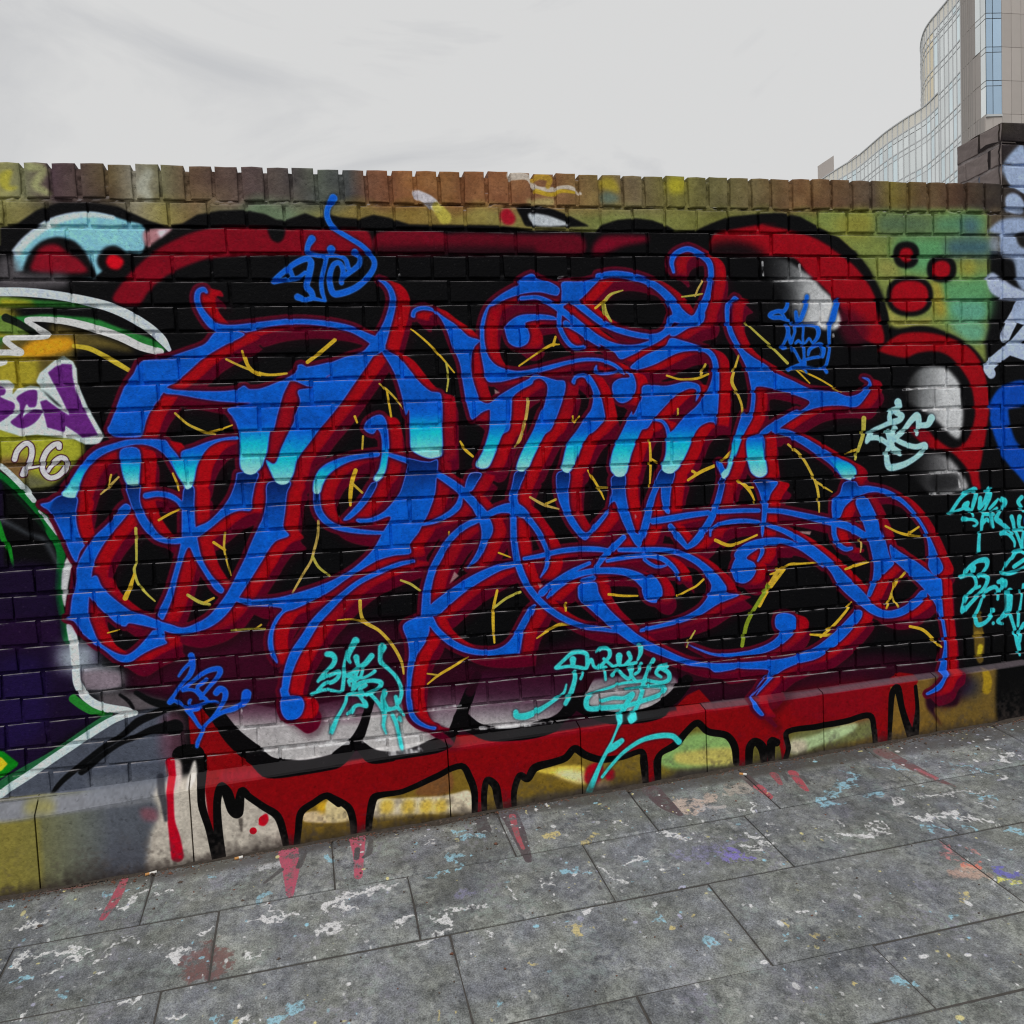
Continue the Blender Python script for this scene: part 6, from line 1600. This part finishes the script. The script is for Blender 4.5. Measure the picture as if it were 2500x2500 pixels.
# ---------------------------------------------------------------- pier at the right end, bonded flush with the wall
pier = thing('brick_pier', 'brick pier rising above the right end of the painted wall, pale grey letters on it', 'pier')
PZ = .318                                           # top of the pier above the coping bed
PH, PS = .1045, .19
for k in range(-4, 25):
    zc = -(k - .5) * CRS if k > 0 else (PZ - CRS * (k + 4) - .5 * CRS)
    if k <= 0 and zc < .03: continue
    x = X_PIER + .003
    if k % 2 == 1:
        ws = [(HEADS, PITCH)] * 5
    else:
        ws = [(STRS, 2 * PITCH), (STRS, 2 * PITCH), (HEADS, PITCH)]
    for lst, w in ws:
        if zc + .03 > cham_bot(x):
            place(rngb.choice(lst), x + w / 2 - .004, zc, pier)
        x += w
# its left flank above the coping
for k in range(0, 3):
    zc = PZ - CRS * (k + .5)
    ys = (.048, .145) if k % 2 == 0 else (.026, .105, .17)
    ws = (.089, .089) if k % 2 == 0 else (.044, .095, .036)
    for y, w in zip(ys, ws):
        me = brick_mesh('flank_brick', w, .0655, .06, .0035, rngb)
        me.materials.clear(); me.materials.append(M_RAW)
        o = link_mesh('brick', me, None, pier, (X_PIER + rngb.uniform(-.0015, .0015), y, ZO + zc), (0, 0, -math.pi / 2))
mortar_sheet('mortar', X_PIER - .006, XR, -1.83, PZ - .006, .006, .0084, .0078, pier)
xs = np.arange(0.0, .19, .006); zs = np.arange(.02, PZ - .004, .006)
lump = vnoise(len(zs), len(xs), 3, rngm) - .5
me = grid_mesh('mortar', xs, zs, lambda X, Z: (X_PIER + .0035 + lump * .005, X + .004, Z + ZO)); me.flip_normals(); me.materials.append(M_RAWM)
link_mesh('mortar', me, None, pier)
link_mesh('core', box_mesh('core', X_PIER + .016, XR, .024, .186, ZO - 2.3, ZO + PZ - .012, M_CORE), None, pier)
xs = np.arange(X_PIER + .002, XR, .012); zs = np.arange(.002, .192, .012)
lump = vnoise(len(zs), len(xs), 3, rngm) - .5
me = grid_mesh('weathering', xs, zs, lambda X, Z: (X, Z, ZO + PZ - .0045 - .003 * np.exp(-Z / .02) + lump * .006)); me.materials.append(M_RAWM)
link_mesh('mortar_cap', me, None, pier)
# ---------------------------------------------------------------- ground and pavement
M_SLAB = slab_material(IM_GND)
M_DIRT = plain_material('joint_dirt', (.075, .07, .064, 1), .95, .35, .6, .2, 0, 60)
M_GROUND = plain_material('tarmac', (.06, .06, .06, 1), .9, .25, .4, .3, 0, 25)


def gz(x, y):
    return ZO + float(base_z(x)) + GSL * (y + .05)


# one sheet to the horizon: steep strip by the wall, level beyond
prof = [(400.0, -.15), (.3, -.15), (.25, -.012), (-.02, -.012), (-4.0, None), (-6.0, None), (-400.0, None)]
xs = [-400, -3.0, -.9, 3.75, 7.0, 400]
vs, fs = [], []
for x in xs:
    xc = min(max(x, -3.0), 7.0)
    for y, d in prof:
        yc = max(y, -4.0)
        z = gz(xc, -.05) + d if d is not None else gz(xc, yc) - .014
        vs.append((x, y, z))
n = len(prof)
for i in range(len(xs) - 1):
    for j in range(n - 1):
        fs.append((i * n + j, i * n + j + 1, (i + 1) * n + j + 1, (i + 1) * n + j))
me = mesh_from('ground', vs, fs)
bmx = bmesh.new(); bmx.from_mesh(me); bmesh.ops.recalc_face_normals(bmx, faces=bmx.faces); bmx.to_mesh(me); bmx.free()
if me.polygons[0].normal.z < 0: me.flip_normals()
me.materials.append(M_GROUND)
ground = link_mesh('ground', me)
tag(ground, kind='structure')

bedx = [-2.6, 5.2]
vs = [(x, y, gz(x, y) - .005) for x in bedx for y in (-3.7, -.01)]
pav = link_mesh('pavement', mesh_from('pavement', vs, [(0, 2, 3, 1)]), M_DIRT)
tag(pav, kind='structure')

ROWS = [(-.0525, -.277), (-.277, -.524), (-.524, -.815), (-.815, -1.003), (-1.003, -1.29), (-1.29, -1.54), (-1.54, -1.83), (-1.83, -2.1), (-2.1, -2.38), (-2.38, -2.66), (-2.66, -2.95), (-2.95, -3.25), (-3.25, -3.55)]
JOIN = [[-2.37, -1.85, -1.33, -.81, -.29, .233, .755, 1.28, 1.72, 2.125, 2.602, 3.12, 3.64, 4.2, 4.72], [-2.16, -1.64, -1.12, -.6, -.08, .44, .96, 1.48, 2.0, 2.52, 3.04, 3.56, 4.1, 4.6], [-2.5, -1.8, -1.1, -.38, .33, 1.034, 1.743, 2.45, 3.16, 3.87, 4.58], [-2.3, -1.65, -1.0, -.3, .2, .8, 1.404, 2.0, 2.6, 3.2, 3.8, 4.4]]
rs = random.Random(9)
for k, (ya, yb) in enumerate(ROWS):
    js = JOIN[k] if k < 4 else [(-2.4 + .3 * (k % 3)) + .62 * q for q in range(12)]
    for xa, xb in zip(js[:-1], js[1:]):
        g = .0025
        x0, x1, y0, y1 = xa + g, xb - g, yb + g, ya - g
        if k == 0: y1 = -float(plinth_out((xa + xb) / 2)) - .004
        dz = rs.uniform(-.0016, .0016); tx, ty = rs.uniform(-.0016, .0016), rs.uniform(-.0022, .0022)
        xm, ym = (x0 + x1) / 2, (y0 + y1) / 2
        bev = .0045
        vs, fs = [], []
        def ringp(ins, drop):
            pts = []
            X = [x0 + ins, xm, x1 - ins]; Y = [y0 + ins, ym, y1 - ins]
            for (a, b) in ((0, 0), (1, 0), (2, 0), (2, 1), (2, 2), (1, 2), (0, 2), (0, 1)):
                x = X[a] + rs.uniform(-.0016, .0016); y = Y[b] + rs.uniform(-.0016, .0016)
                pts.append((x, y, gz(x, y) + dz + (x - xm) * tx + (y - ym) * ty - drop))
            return pts
        vs = ringp(bev, 0) + ringp(0, bev * .8) + ringp(0, .03)
        fs = [list(range(8))] + [[q * 8 + (i + 1) % 8, q * 8 + i, (q + 1) * 8 + i, (q + 1) * 8 + (i + 1) % 8] for q in range(2) for i in range(8)]
        me = mesh_from('paving_slab', vs, fs)
        if me.polygons[0].normal.z < 0: me.flip_normals()
        me.materials.append(M_SLAB)
        link_mesh('paving_slab', me, None, pav)
# ---------------------------------------------------------------- office block beyond the wall
def at_px(u, v, depth):
    d = s_ray(np.array([[u, v]]))[0]
    p = S_CAM + d * (depth / float(d @ AF))
    return float(p[0]), float(p[1]), float(p[2]) + ZO


def ground_dir_xy(u, v, depth):
    x, y, z = at_px(u, v, depth)
    return Vector((x, y)), z


M_GLASS = [None] * 4
def glass(name, c, rough, metal):
    m, nd, ln, bs = mat_new(name)
    oi = N(nd, 'ShaderNodeObjectInfo')
    tc = N(nd, 'ShaderNodeTexCoord')
    nz = N(nd, 'ShaderNodeTexNoise', Scale=.22, Detail=3.0)
    ge = N(nd, 'ShaderNodeNewGeometry'); ln.new(ge.outputs['Position'], nz.inputs['Vector'])
    ad = N(nd, 'ShaderNodeMath', operation='ADD'); ln.new(oi.outputs['Random'], ad.inputs[0]); ln.new(nz.outputs['Fac'], ad.inputs[1])
    mr = N(nd, 'ShaderNodeMapRange'); mr.inputs['From Max'].default_value = 1.6; mr.inputs['To Min'].default_value = .74; mr.inputs['To Max'].default_value = 1.08
    ln.new(ad.outputs[0], mr.inputs['Value'])
    mm = N(nd, 'ShaderNodeMixRGB', blend_type='MULTIPLY'); mm.inputs['Fac'].default_value = 1; mm.inputs['Color1'].default_value = c
    ln.new(mr.outputs[0], mm.inputs['Color2']); ln.new(mm.outputs[0], bs.inputs['Base Color'])
    bs.inputs['Roughness'].default_value = rough
    bs.inputs['Metallic'].default_value = metal
    return m


M_GL_PALE = glass('curtain_glass_pale', (.88, .92, .91, 1), .15, .88)
M_GL_SKY = glass('curtain_glass_sky', (.80, .92, .95, 1), .12, .9)
M_GL_GLOW = glass('curtain_glass_sunglow', (.92, .80, .56, 1), .2, .75)  # golden sunlight on the curved edge, put into the glass colour
M_GL_BLUE = glass('bay_glass_blue', (.48, .64, .80, 1), .12, .8)
M_GL_CLEAR = glass('parapet_glass', (.97, .93, .82, 1), .25, .6)
M_MULL = plain_material('grey_mullion', (.74, .76, .77, 1), .5, .06, 0, .4, 0)
M_SPAN = plain_material('spandrel_band', (.6, .62, .62, 1), .35, .08, 0, .5, .3, 2)
M_PANEL = plain_material('taupe_panel', (.50, .455, .42, 1), .75, .06, 0, .3, 0, .8, .07)
M_PANELD = plain_material('taupe_fin', (.40, .37, .345, 1), .75, .06, 0, .3, 0, .8)
M_DARKB = plain_material('building_core', (.52, .52, .51, 1), .9)

D0 = 90.0
SH = 79.0 * D0 / S_F                                # storey height
bld = thing('office_building', 'tall pale glass office block with curved facade and taupe panels behind the wall', 'building')


def plan(u, depth):
    x, y, z = at_px(u, 300.0, depth)
    return Vector((x, y))


# plan of the facade, right to left
K = [plan(2405, 90), plan(2376, 92.3), plan(2347, 94.8), plan(2326, 97), plan(2292, 100.3), plan(2257, 103.8), plan(2210, 107), plan(2160, 111), plan(2092, 118.4), plan(2040, 123), plan(1996, 127.3)]
z_tower = at_px(2326, 0, 97)[2]
z_wing = at_px(2160, 324, 111)[2]
z_bot = at_px(2160, 700, 111)[2]
z_line0 = at_px(2405, 430 * .2847, 90)[2]           # a floor line on the panel face: zoom row 430


def walk(pts, step):
    """points every `step` metres along the polyline"""
    out = [pts[0].copy()]
    acc = 0.0
    for a, b in zip(pts[:-1], pts[1:]):
        L = (b - a).length
        t = step - acc
        while t <= L:
            out.append(a + (b - a) * (t / L)); t += step
        acc = L - (t - step)
    if (pts[-1] - out[-1]).length > .25 * step: out.append(pts[-1].copy())
    return out


def smooth_path(pts, n=8):
    A = np.array([[p.x, p.y] for p in pts])
    return [Vector((float(q[0]), float(q[1]))) for q in crom(A, False, n)]


def quad_pane(name, a, b, z0, z1, mat, parent, out=0.0, inset=.07, th=.05):
    d = (b - a).normalized(); nrm = Vector((d.y, -d.x))
    if nrm.dot(Vector((S_CAM[0], S_CAM[1])) - a) < 0: nrm = -nrm
    a2, b2 = a + d * inset + nrm * out, b - d * inset + nrm * out
    c2, e2 = b2 - nrm * th, a2 - nrm * th
    z0, z1 = z0 + inset, z1 - inset
    c = (a2 + b2) / 2
    P = [(p.x - c.x, p.y - c.y, z) for z in (z0, z1) for p in (a2, b2, c2, e2)]
    me = mesh_from(name, P, [(0, 1, 2, 3), (4, 5, 6, 7), (0, 1, 5, 4), (1, 2, 6, 5), (2, 3, 7, 6), (3, 0, 4, 7)])
    bmx = bmesh.new(); bmx.from_mesh(me); bmesh.ops.recalc_face_normals(bmx, faces=bmx.faces); bmx.to_mesh(me); bmx.free()
    me.materials.append(mat)
    return link_mesh(name, me, None, parent, (c.x, c.y, 0))


def bar(name, pts, z, h, proud, mat, parent):
    """a horizontal band that follows the plan"""
    vs, fs = [], []
    n = len(pts)
    for i, p in enumerate(pts):
        d = (pts[min(i + 1, n - 1)] - pts[max(i - 1, 0)]).normalized(); nr = Vector((d.y, -d.x))
        if nr.dot(Vector((S_CAM[0], S_CAM[1])) - p) < 0: nr = -nr
        for o_, zz in ((proud, z - h / 2), (proud, z + h / 2), (-.1, z + h / 2), (-.1, z - h / 2)):
            q = p + nr * o_
            vs.append((q.x, q.y, zz))
    for i in range(n - 1):
        for j in range(4):
            fs.append((i * 4 + j, i * 4 + (j + 1) % 4, (i + 1) * 4 + (j + 1) % 4, (i + 1) * 4 + j))
    fs += [(3, 2, 1, 0), tuple((n - 1) * 4 + j for j in range(4))]
    me = mesh_from(name, vs, fs)
    bmx = bmesh.new(); bmx.from_mesh(me); bmesh.ops.recalc_face_normals(bmx, faces=bmx.faces); bmx.to_mesh(me); bmx.free()
    me.materials.append(mat)
    return link_mesh(name, me, None, parent)


def floor_lines(z_lo, z_hi):
    k = math.ceil((z_lo - z_line0) / SH)
    out = []
    while z_line0 + k * SH < z_hi:
        out.append(z_line0 + k * SH); k += 1
    return out


# --- curved glass: tower part and lower wing
path_all = smooth_path(K[2:])
tower_end = K[5]
CAMV = Vector((S_CAM[0], S_CAM[1]))
RAD = (K[2] - CAMV).normalized()                    # away from the street
RGT = Vector((RAD.y, -RAD.x))
R5 = (K[5] - CAMV).normalized()
tail = [plan(2276, 101.9), plan(2263, 103.6), plan(2254.5, 105.6), plan(2250.5, 107.8), plan(2251, 110.0), plan(2258, 112.5)]
path_tower = smooth_path([K[2], K[3], K[4]] + tail)
path_wing = smooth_path(K[2:] + [K[10] + (K[10] - K[9]) * .35])
step = 1.06
pane_ct = 0
rest = []
lows = [z for z in floor_lines(z_bot, z_tower + 20)]
def facade(path, z_lo, z_hi, parapet, glow_u=None, joined=False):
    global pane_ct
    cols = walk(path, step)
    levels = [z_lo] + [z for z in floor_lines(z_lo + .4, z_hi - parapet - .3)] + [z_hi - parapet]
    for i in range(len(cols) - 1):
        a, b = cols[i], cols[i + 1]
        for z0, z1 in zip(levels[:-1], levels[1:]):
            mat = M_GL_SKY if (i * 7 + int(z0 * 3)) % 9 in (0, 4) else M_GL_PALE
            if glow_u is not None and glow_u[0] <= i <= glow_u[1]: mat = M_GL_GLOW  # columns whose panes carry the painted warm glow
            v = at_row(a, z1)
            vis = v < 470 and pane_ct < 292
            # vision pane with a short transom light over it
            zt = z1 - .75
            if vis:
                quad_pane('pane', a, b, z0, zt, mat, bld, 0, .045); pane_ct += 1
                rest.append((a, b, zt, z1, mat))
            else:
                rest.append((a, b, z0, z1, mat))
        rest.append((a, b, z_hi - parapet, z_hi, M_GL_CLEAR))
    for z in levels[1:]:
        bar('spandrel', path, z, .16, .05, M_MULL, bld)
        if z < z_hi - parapet - .1: bar('spandrel', path, z - .75, .10, .04, M_MULL, bld)
    bar('parapet_rail', path, z_hi, .16, .12, M_MULL, bld)
    for p in (cols[1:] if joined else cols):
        mull.append((p, z_lo, z_hi))


def at_row(p, z):
    d = np.array([p.x, p.y, z - ZO]) - S_CAM
    return S_PY - S_F * float(d @ AU) / float(d @ AF)


mull = []
facade(path_wing[:17], z_bot, z_tower, 1.75)
facade(path_wing[16:], z_bot, z_wing, 1.75, None, True)
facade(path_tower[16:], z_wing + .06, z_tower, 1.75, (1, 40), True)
byM = {}
for a, b, z0, z1, m in rest: byM.setdefault(m.name, []).append((a, b, z0, z1, m))
for nm, L in byM.items():
    vs, fs = [], []
    for a, b, z0, z1, m in L:
        d = (b - a).normalized(); a2, b2 = a + d * .045, b - d * .045
        k = len(vs)
        vs += [(a2.x, a2.y, z0 + .045), (b2.x, b2.y, z0 + .045), (b2.x, b2.y, z1 - .045), (a2.x, a2.y, z1 - .045)]
        fs.append((k, k + 1, k + 2, k + 3))
    me = mesh_from('glazing', vs, fs); me.materials.append(L[0][4])
    tag(link_mesh('glazing', me, None, bld), kind='stuff')
vs, fs = [], []
for p, z0, z1 in mull:
    k = len(vs); w = .05
    vs += [(p.x + dx, p.y + dy, z) for z in (z0, z1) for dx, dy in ((-w, -w * 2.4), (w, -w * 2.4), (w, w), (-w, w))]
    fs += [(k, k + 1, k + 5, k + 4), (k + 1, k + 2, k + 6, k + 5), (k + 2, k + 3, k + 7, k + 6), (k + 3, k, k + 4, k + 7), (k + 4, k + 5, k + 6, k + 7)]
me = mesh_from('mullion', vs, fs); me.materials.append(M_MULL)
tag(link_mesh('mullions', me, None, bld), kind='stuff')

# --- solid body behind the skin
def prism(name, pts, z0, z1, mat, parent):
    n = len(pts)
    vs = [(p.x, p.y, z0) for p in pts] + [(p.x, p.y, z1) for p in pts]
    fs = [tuple(range(n)), tuple(range(2 * n - 1, n - 1, -1))] + [(i, (i + 1) % n, n + (i + 1) % n, n + i) for i in range(n)]
    me = mesh_from(name, vs, fs)
    bmx = bmesh.new(); bmx.from_mesh(me); bmesh.ops.recalc_face_normals(bmx, faces=bmx.faces); bmx.to_mesh(me); bmx.free()
    me.materials.append(mat)
    return link_mesh(name, me, None, parent)


z_g = -0.2
def back(path, d):
    out = []
    n = len(path)
    for i, p in enumerate(path):
        dd = (path[min(i + 1, n - 1)] - path[max(i - 1, 0)]).normalized(); nr = Vector((dd.y, -dd.x))
        if nr.dot(Vector((S_CAM[0], S_CAM[1])) - p) > 0: nr = -nr
        out.append(p + nr * d)
    return out


inner = back(path_wing, .35)
prism('core', inner + [inner[-1] + RAD * 24 + RGT * 8, inner[0] + RAD * 24], z_g, z_wing - 1.7, M_DARKB, bld)
inner = back(path_tower[:17], .35)
prism('core', inner + [plan(2262, 106.5), plan(2272, 112), inner[0] + RAD * 16], z_wing - 2, z_tower - 1.7, M_DARKB, bld)

# --- taupe block on the right with its blue corner bay
z_hi = z_tower + 26
A0, A1, A2 = K[2], K[1], K[0]
B0 = plan(2452, 90.4); B1 = plan(2640, 91.6)
bay_z = at_px(2420, 281, 90)[2]
bay_z2 = at_px(2385, 131, 92)[2]
deep = RAD * 6.0
# left-looking flank: tall ribbed panels between the glass and the bay
fl = [A0 + (A2 - A0) * t for t in (0, .33, .62, 1.0)]
lv = [z_bot] + floor_lines(z_bot + .5, z_hi) + [z_hi]
rl = [plan(2383, 91.7), plan(2396, 90.8), plan(2408, 89.9)]
for z0, z1 in zip(lv[:-1], lv[1:]):
    zm = (z0 + z1) / 2
    end = A2 if zm < bay_z else (rl[1] if zm < bay_z2 else rl[0])
    cuts = [A0, fl[1], end] if zm > bay_z2 else [A0, fl[1], fl[2], end]
    for a, b in zip(cuts[:-1], cuts[1:]):
        quad_pane('panel', a, b, z0, z1, M_PANEL, bld, .03, .03, .2)
for t in (.08, .17, .26, .41, .5, .7, .82):
    p = A0 + (A2 - A0) * t
    zt = z_hi if t < .55 else bay_z
    k = .055
    me = mesh_from('fin', [(p.x + dx, p.y + dy, z) for z in (z_bot, zt) for dx, dy in ((-k, -.16), (k, -.16), (k, .1), (-k, .1))], [(0, 1, 5, 4), (1, 2, 6, 5), (2, 3, 7, 6), (3, 0, 4, 7), (4, 5, 6, 7)])
    me.materials.append(M_PANELD); link_mesh('fin', me, None, bld)
# blue bay: short return on the flank and two panes wide on the front
bx = [plan(2408, 89.9), plan(2424, 89.95), plan(2446, 90.0)]
rl = [plan(2383, 91.7), plan(2396, 90.8), plan(2408, 89.9)]
lvb = [bay_z] + floor_lines(bay_z + .4, z_hi) + [z_hi]
for z0, z1 in zip(lvb[:-1], lvb[1:]):
    for a, b in ((bx[0], bx[1]), (bx[1], bx[2])):
        quad_pane('pane', a, b, z0, z1 - .6, M_GL_BLUE, bld, .05, .04); quad_pane('pane', a, b, z1 - .6, z1, M_GL_BLUE, bld, .05, .04)
    for a, b, lo in ((rl[0], rl[1], bay_z2), (rl[1], rl[2], bay_z)):
        if (z0 + z1) / 2 > lo:
            quad_pane('pane', a, b, z0, z1 - .6, M_GL_PALE, bld, .05, .04); quad_pane('pane', a, b, z1 - .6, z1, M_GL_PALE, bld, .05, .04)
quad_pane('bay_sill', bx[0], bx[2], bay_z - .25, bay_z, M_SPAN, bld, .12, .0, .3)
# front of the block: big flat panels
fx = [bx[2] + (B1 - bx[2]) * t for t in (0, .12, .24, .40, .56, .72, .88, 1.0)]
for i in range(7):
    for z0, z1 in zip(lv[:-1], lv[1:]):
        quad_pane('panel', fx[i], fx[i + 1], z0, z1, M_PANEL, bld, .03, .02, .2)
below = [fl[3], bx[1], bx[2]]
for z0, z1 in zip(lv[:-1], lv[1:]):
    if z1 <= bay_z + .3:
        for a, b in zip(below[:-1], below[1:]):
            quad_pane('panel', a, b, z0, min(z1, bay_z - .25), M_PANEL, bld, .03, .02, .2)
prism('core', [A0 + RAD * .35 + RGT * .3, A2 + RAD * .35 + RGT * .3, bx[2] + RAD * .4, B1 + RAD * .4, B1 + deep * 4, A0 + deep * 4 + RGT], z_g, z_hi - .2, M_DARKB, bld)
# plant screen at the far end of the wing
e0, e1, e2 = plan(1996, 130), plan(2030, 128), plan(2092, 121)
zc = at_px(2030, 381, 128)[2]
sc = [plan(1994, 131.5), plan(2034, 127.5), plan(2034, 133), plan(1998, 138)]
vs = []
prism('plant_screen', sc, z_wing - 1.4, zc, plain_material('plant_screen', (.62, .56, .52, 1), .8), bld)
sc2 = [plan(2034, 127.8), plan(2090, 121.2), plan(2098, 126), plan(2040, 134)]
prism('plant_roof', sc2, z_wing - .1, zc * .35 + z_wing * .65, plain_material('plant_roof', (.45, .37, .33, 1), .8), bld)
# ---------------------------------------------------------------- litter at the foot of the wall
M_BUTT = plain_material('cigarette_paper', (.78, .76, .72, 1), .8, .05)
M_FILT = plain_material('cigarette_filter', (.55, .27, .09, 1), .8, .2, 0, .3, 0, 300)
M_LEAF = plain_material('dead_leaf', (.16, .075, .05, 1), .9, .35, 0, .2, 0, 90)


def gpt(s):
    q = ground_xy(parse(s)[:, :2])[0]
    return float(q[0]), float(q[1])


def tube(name, L, r, mat, seg=10):
    vs, fs = [], []
    for i, x in enumerate((0, L)):
        for k in range(seg):
            a = 2 * math.pi * k / seg
            vs.append((x, r * math.cos(a) * (1 - .12 * i), r * math.sin(a)))
    fs = [(k, (k + 1) % seg, seg + (k + 1) % seg, seg + k) for k in range(seg)] + [tuple(range(seg - 1, -1, -1)), tuple(range(seg, 2 * seg))]
    me = mesh_from(name, vs, fs); me.materials.append(mat)
    return me


rl_ = random.Random(4)
for s, ang, lab, wl in (('C1 830,1105', .35, 'white cigarette end on the pavement by the grey part of the plinth', .020), ('C1 1325,1017', .3, 'stubbed cigarette with orange filter by the cream and red plinth', .012), ('C3 375,552', -.6, 'short pale cigarette end beside the red drips on the pavement', .010)):
    x, y = gpt(s)
    t = thing('cigarette_butt', lab, 'cigarette butt', (x, y, gz(x, y) + .0042), 'cigarette ends on the pavement')
    t.rotation_euler = (-math.atan(GSL) * 0, 0, ang)
    o = link_mesh('paper', tube('paper', wl, .0038, M_BUTT), None, t, (0, 0, 0))
    o2 = link_mesh('filter', tube('filter', .012, .0039, M_FILT), None, t, (-.012, 0, 0))

# crumbs, leaf scraps and grit swept against the wall: nobody could count them
vs, fs = [], []
for i in range(3400):
    x = rl_.uniform(-1.5, 4.2)
    yw = -float(plinth_out(x)) - .004
    y = yw - abs(rl_.gauss(0, .012)) - .002
    if i % 7 == 0: y = yw - rl_.uniform(.01, .18)
    if i % 13 == 0: x, y = rl_.uniform(-.4, 3.2), -rl_.uniform(.1, 1.4)
    if x < .3 and rl_.random() < .4: y = yw - abs(rl_.gauss(0, .02))
    s = rl_.uniform(.0012, .0042) * (1.8 if rl_.random() < .06 else 1)
    z = gz(x, y) + s * .35
    a = rl_.uniform(0, 6.28)
    k = len(vs)
    for j in range(4):
        b = a + j * 1.571 + rl_.uniform(-.4, .4)
        vs.append((x + math.cos(b) * s * rl_.uniform(.6, 1.5), y + math.sin(b) * s * rl_.uniform(.4, 1), z + rl_.uniform(-.3, .3) * s))
    vs.append((x, y, z + s * .7)); vs.append((x, y, z - s))
    for j in range(4):
        fs.append((k + j, k + (j + 1) % 4, k + 4)); fs.append((k + (j + 1) % 4, k + j, k + 5))
me = mesh_from('litter', vs, fs)
m2 = plain_material('grit', (.10, .075, .06, 1), .95, .6, 0, .2, 0, 55)
me.materials.append(m2); me.materials.append(M_LEAF)
me.polygons.foreach_set('material_index', [1 if (i // 8) % 5 == 0 else 0 for i in range(len(me.polygons))])
tag(link_mesh('litter', me), 'dark grit and leaf scraps swept along the foot of the wall', 'litter', None, 'stuff')

# packed dirt filling the angle between plinth and paving
M_PACK = plain_material('packed_dirt', (.055, .045, .037, 1), .97, .5, .8, .15, 0, 70)
xs = np.arange(-1.55, 4.3, .006)
rd = np.random.default_rng(12)
wd = .003 + .022 * (vnoise(1, len(xs), 26, rd)[0] ** 2) + .006 * vnoise(1, len(xs), 4, rd)[0]
ht = .002 + .006 * vnoise(1, len(xs), 9, rd)[0]
vs, fs = [], []
for x, w, h in zip(xs, wd, ht):
    x = float(x); yw = -float(plinth_out(x)) + .002
    for y, dz in ((yw, float(h)), (yw - float(w) * .45, float(h) * .45 + .0012), (yw - float(w), -.001)):
        vs.append((x, y, gz(x, y) + dz))
for i in range(len(xs) - 1):
    for j in range(2):
        fs.append((i * 3 + j, i * 3 + j + 1, i * 3 + j + 4, i * 3 + j + 3))
me = mesh_from('dirt', vs, fs, True)
if me.polygons[0].normal.z < 0: me.flip_normals()
me.materials.append(M_PACK)
tag(link_mesh('dirt', me), 'dark dirt packed in the angle between plinth and paving', 'dirt', None, 'stuff')
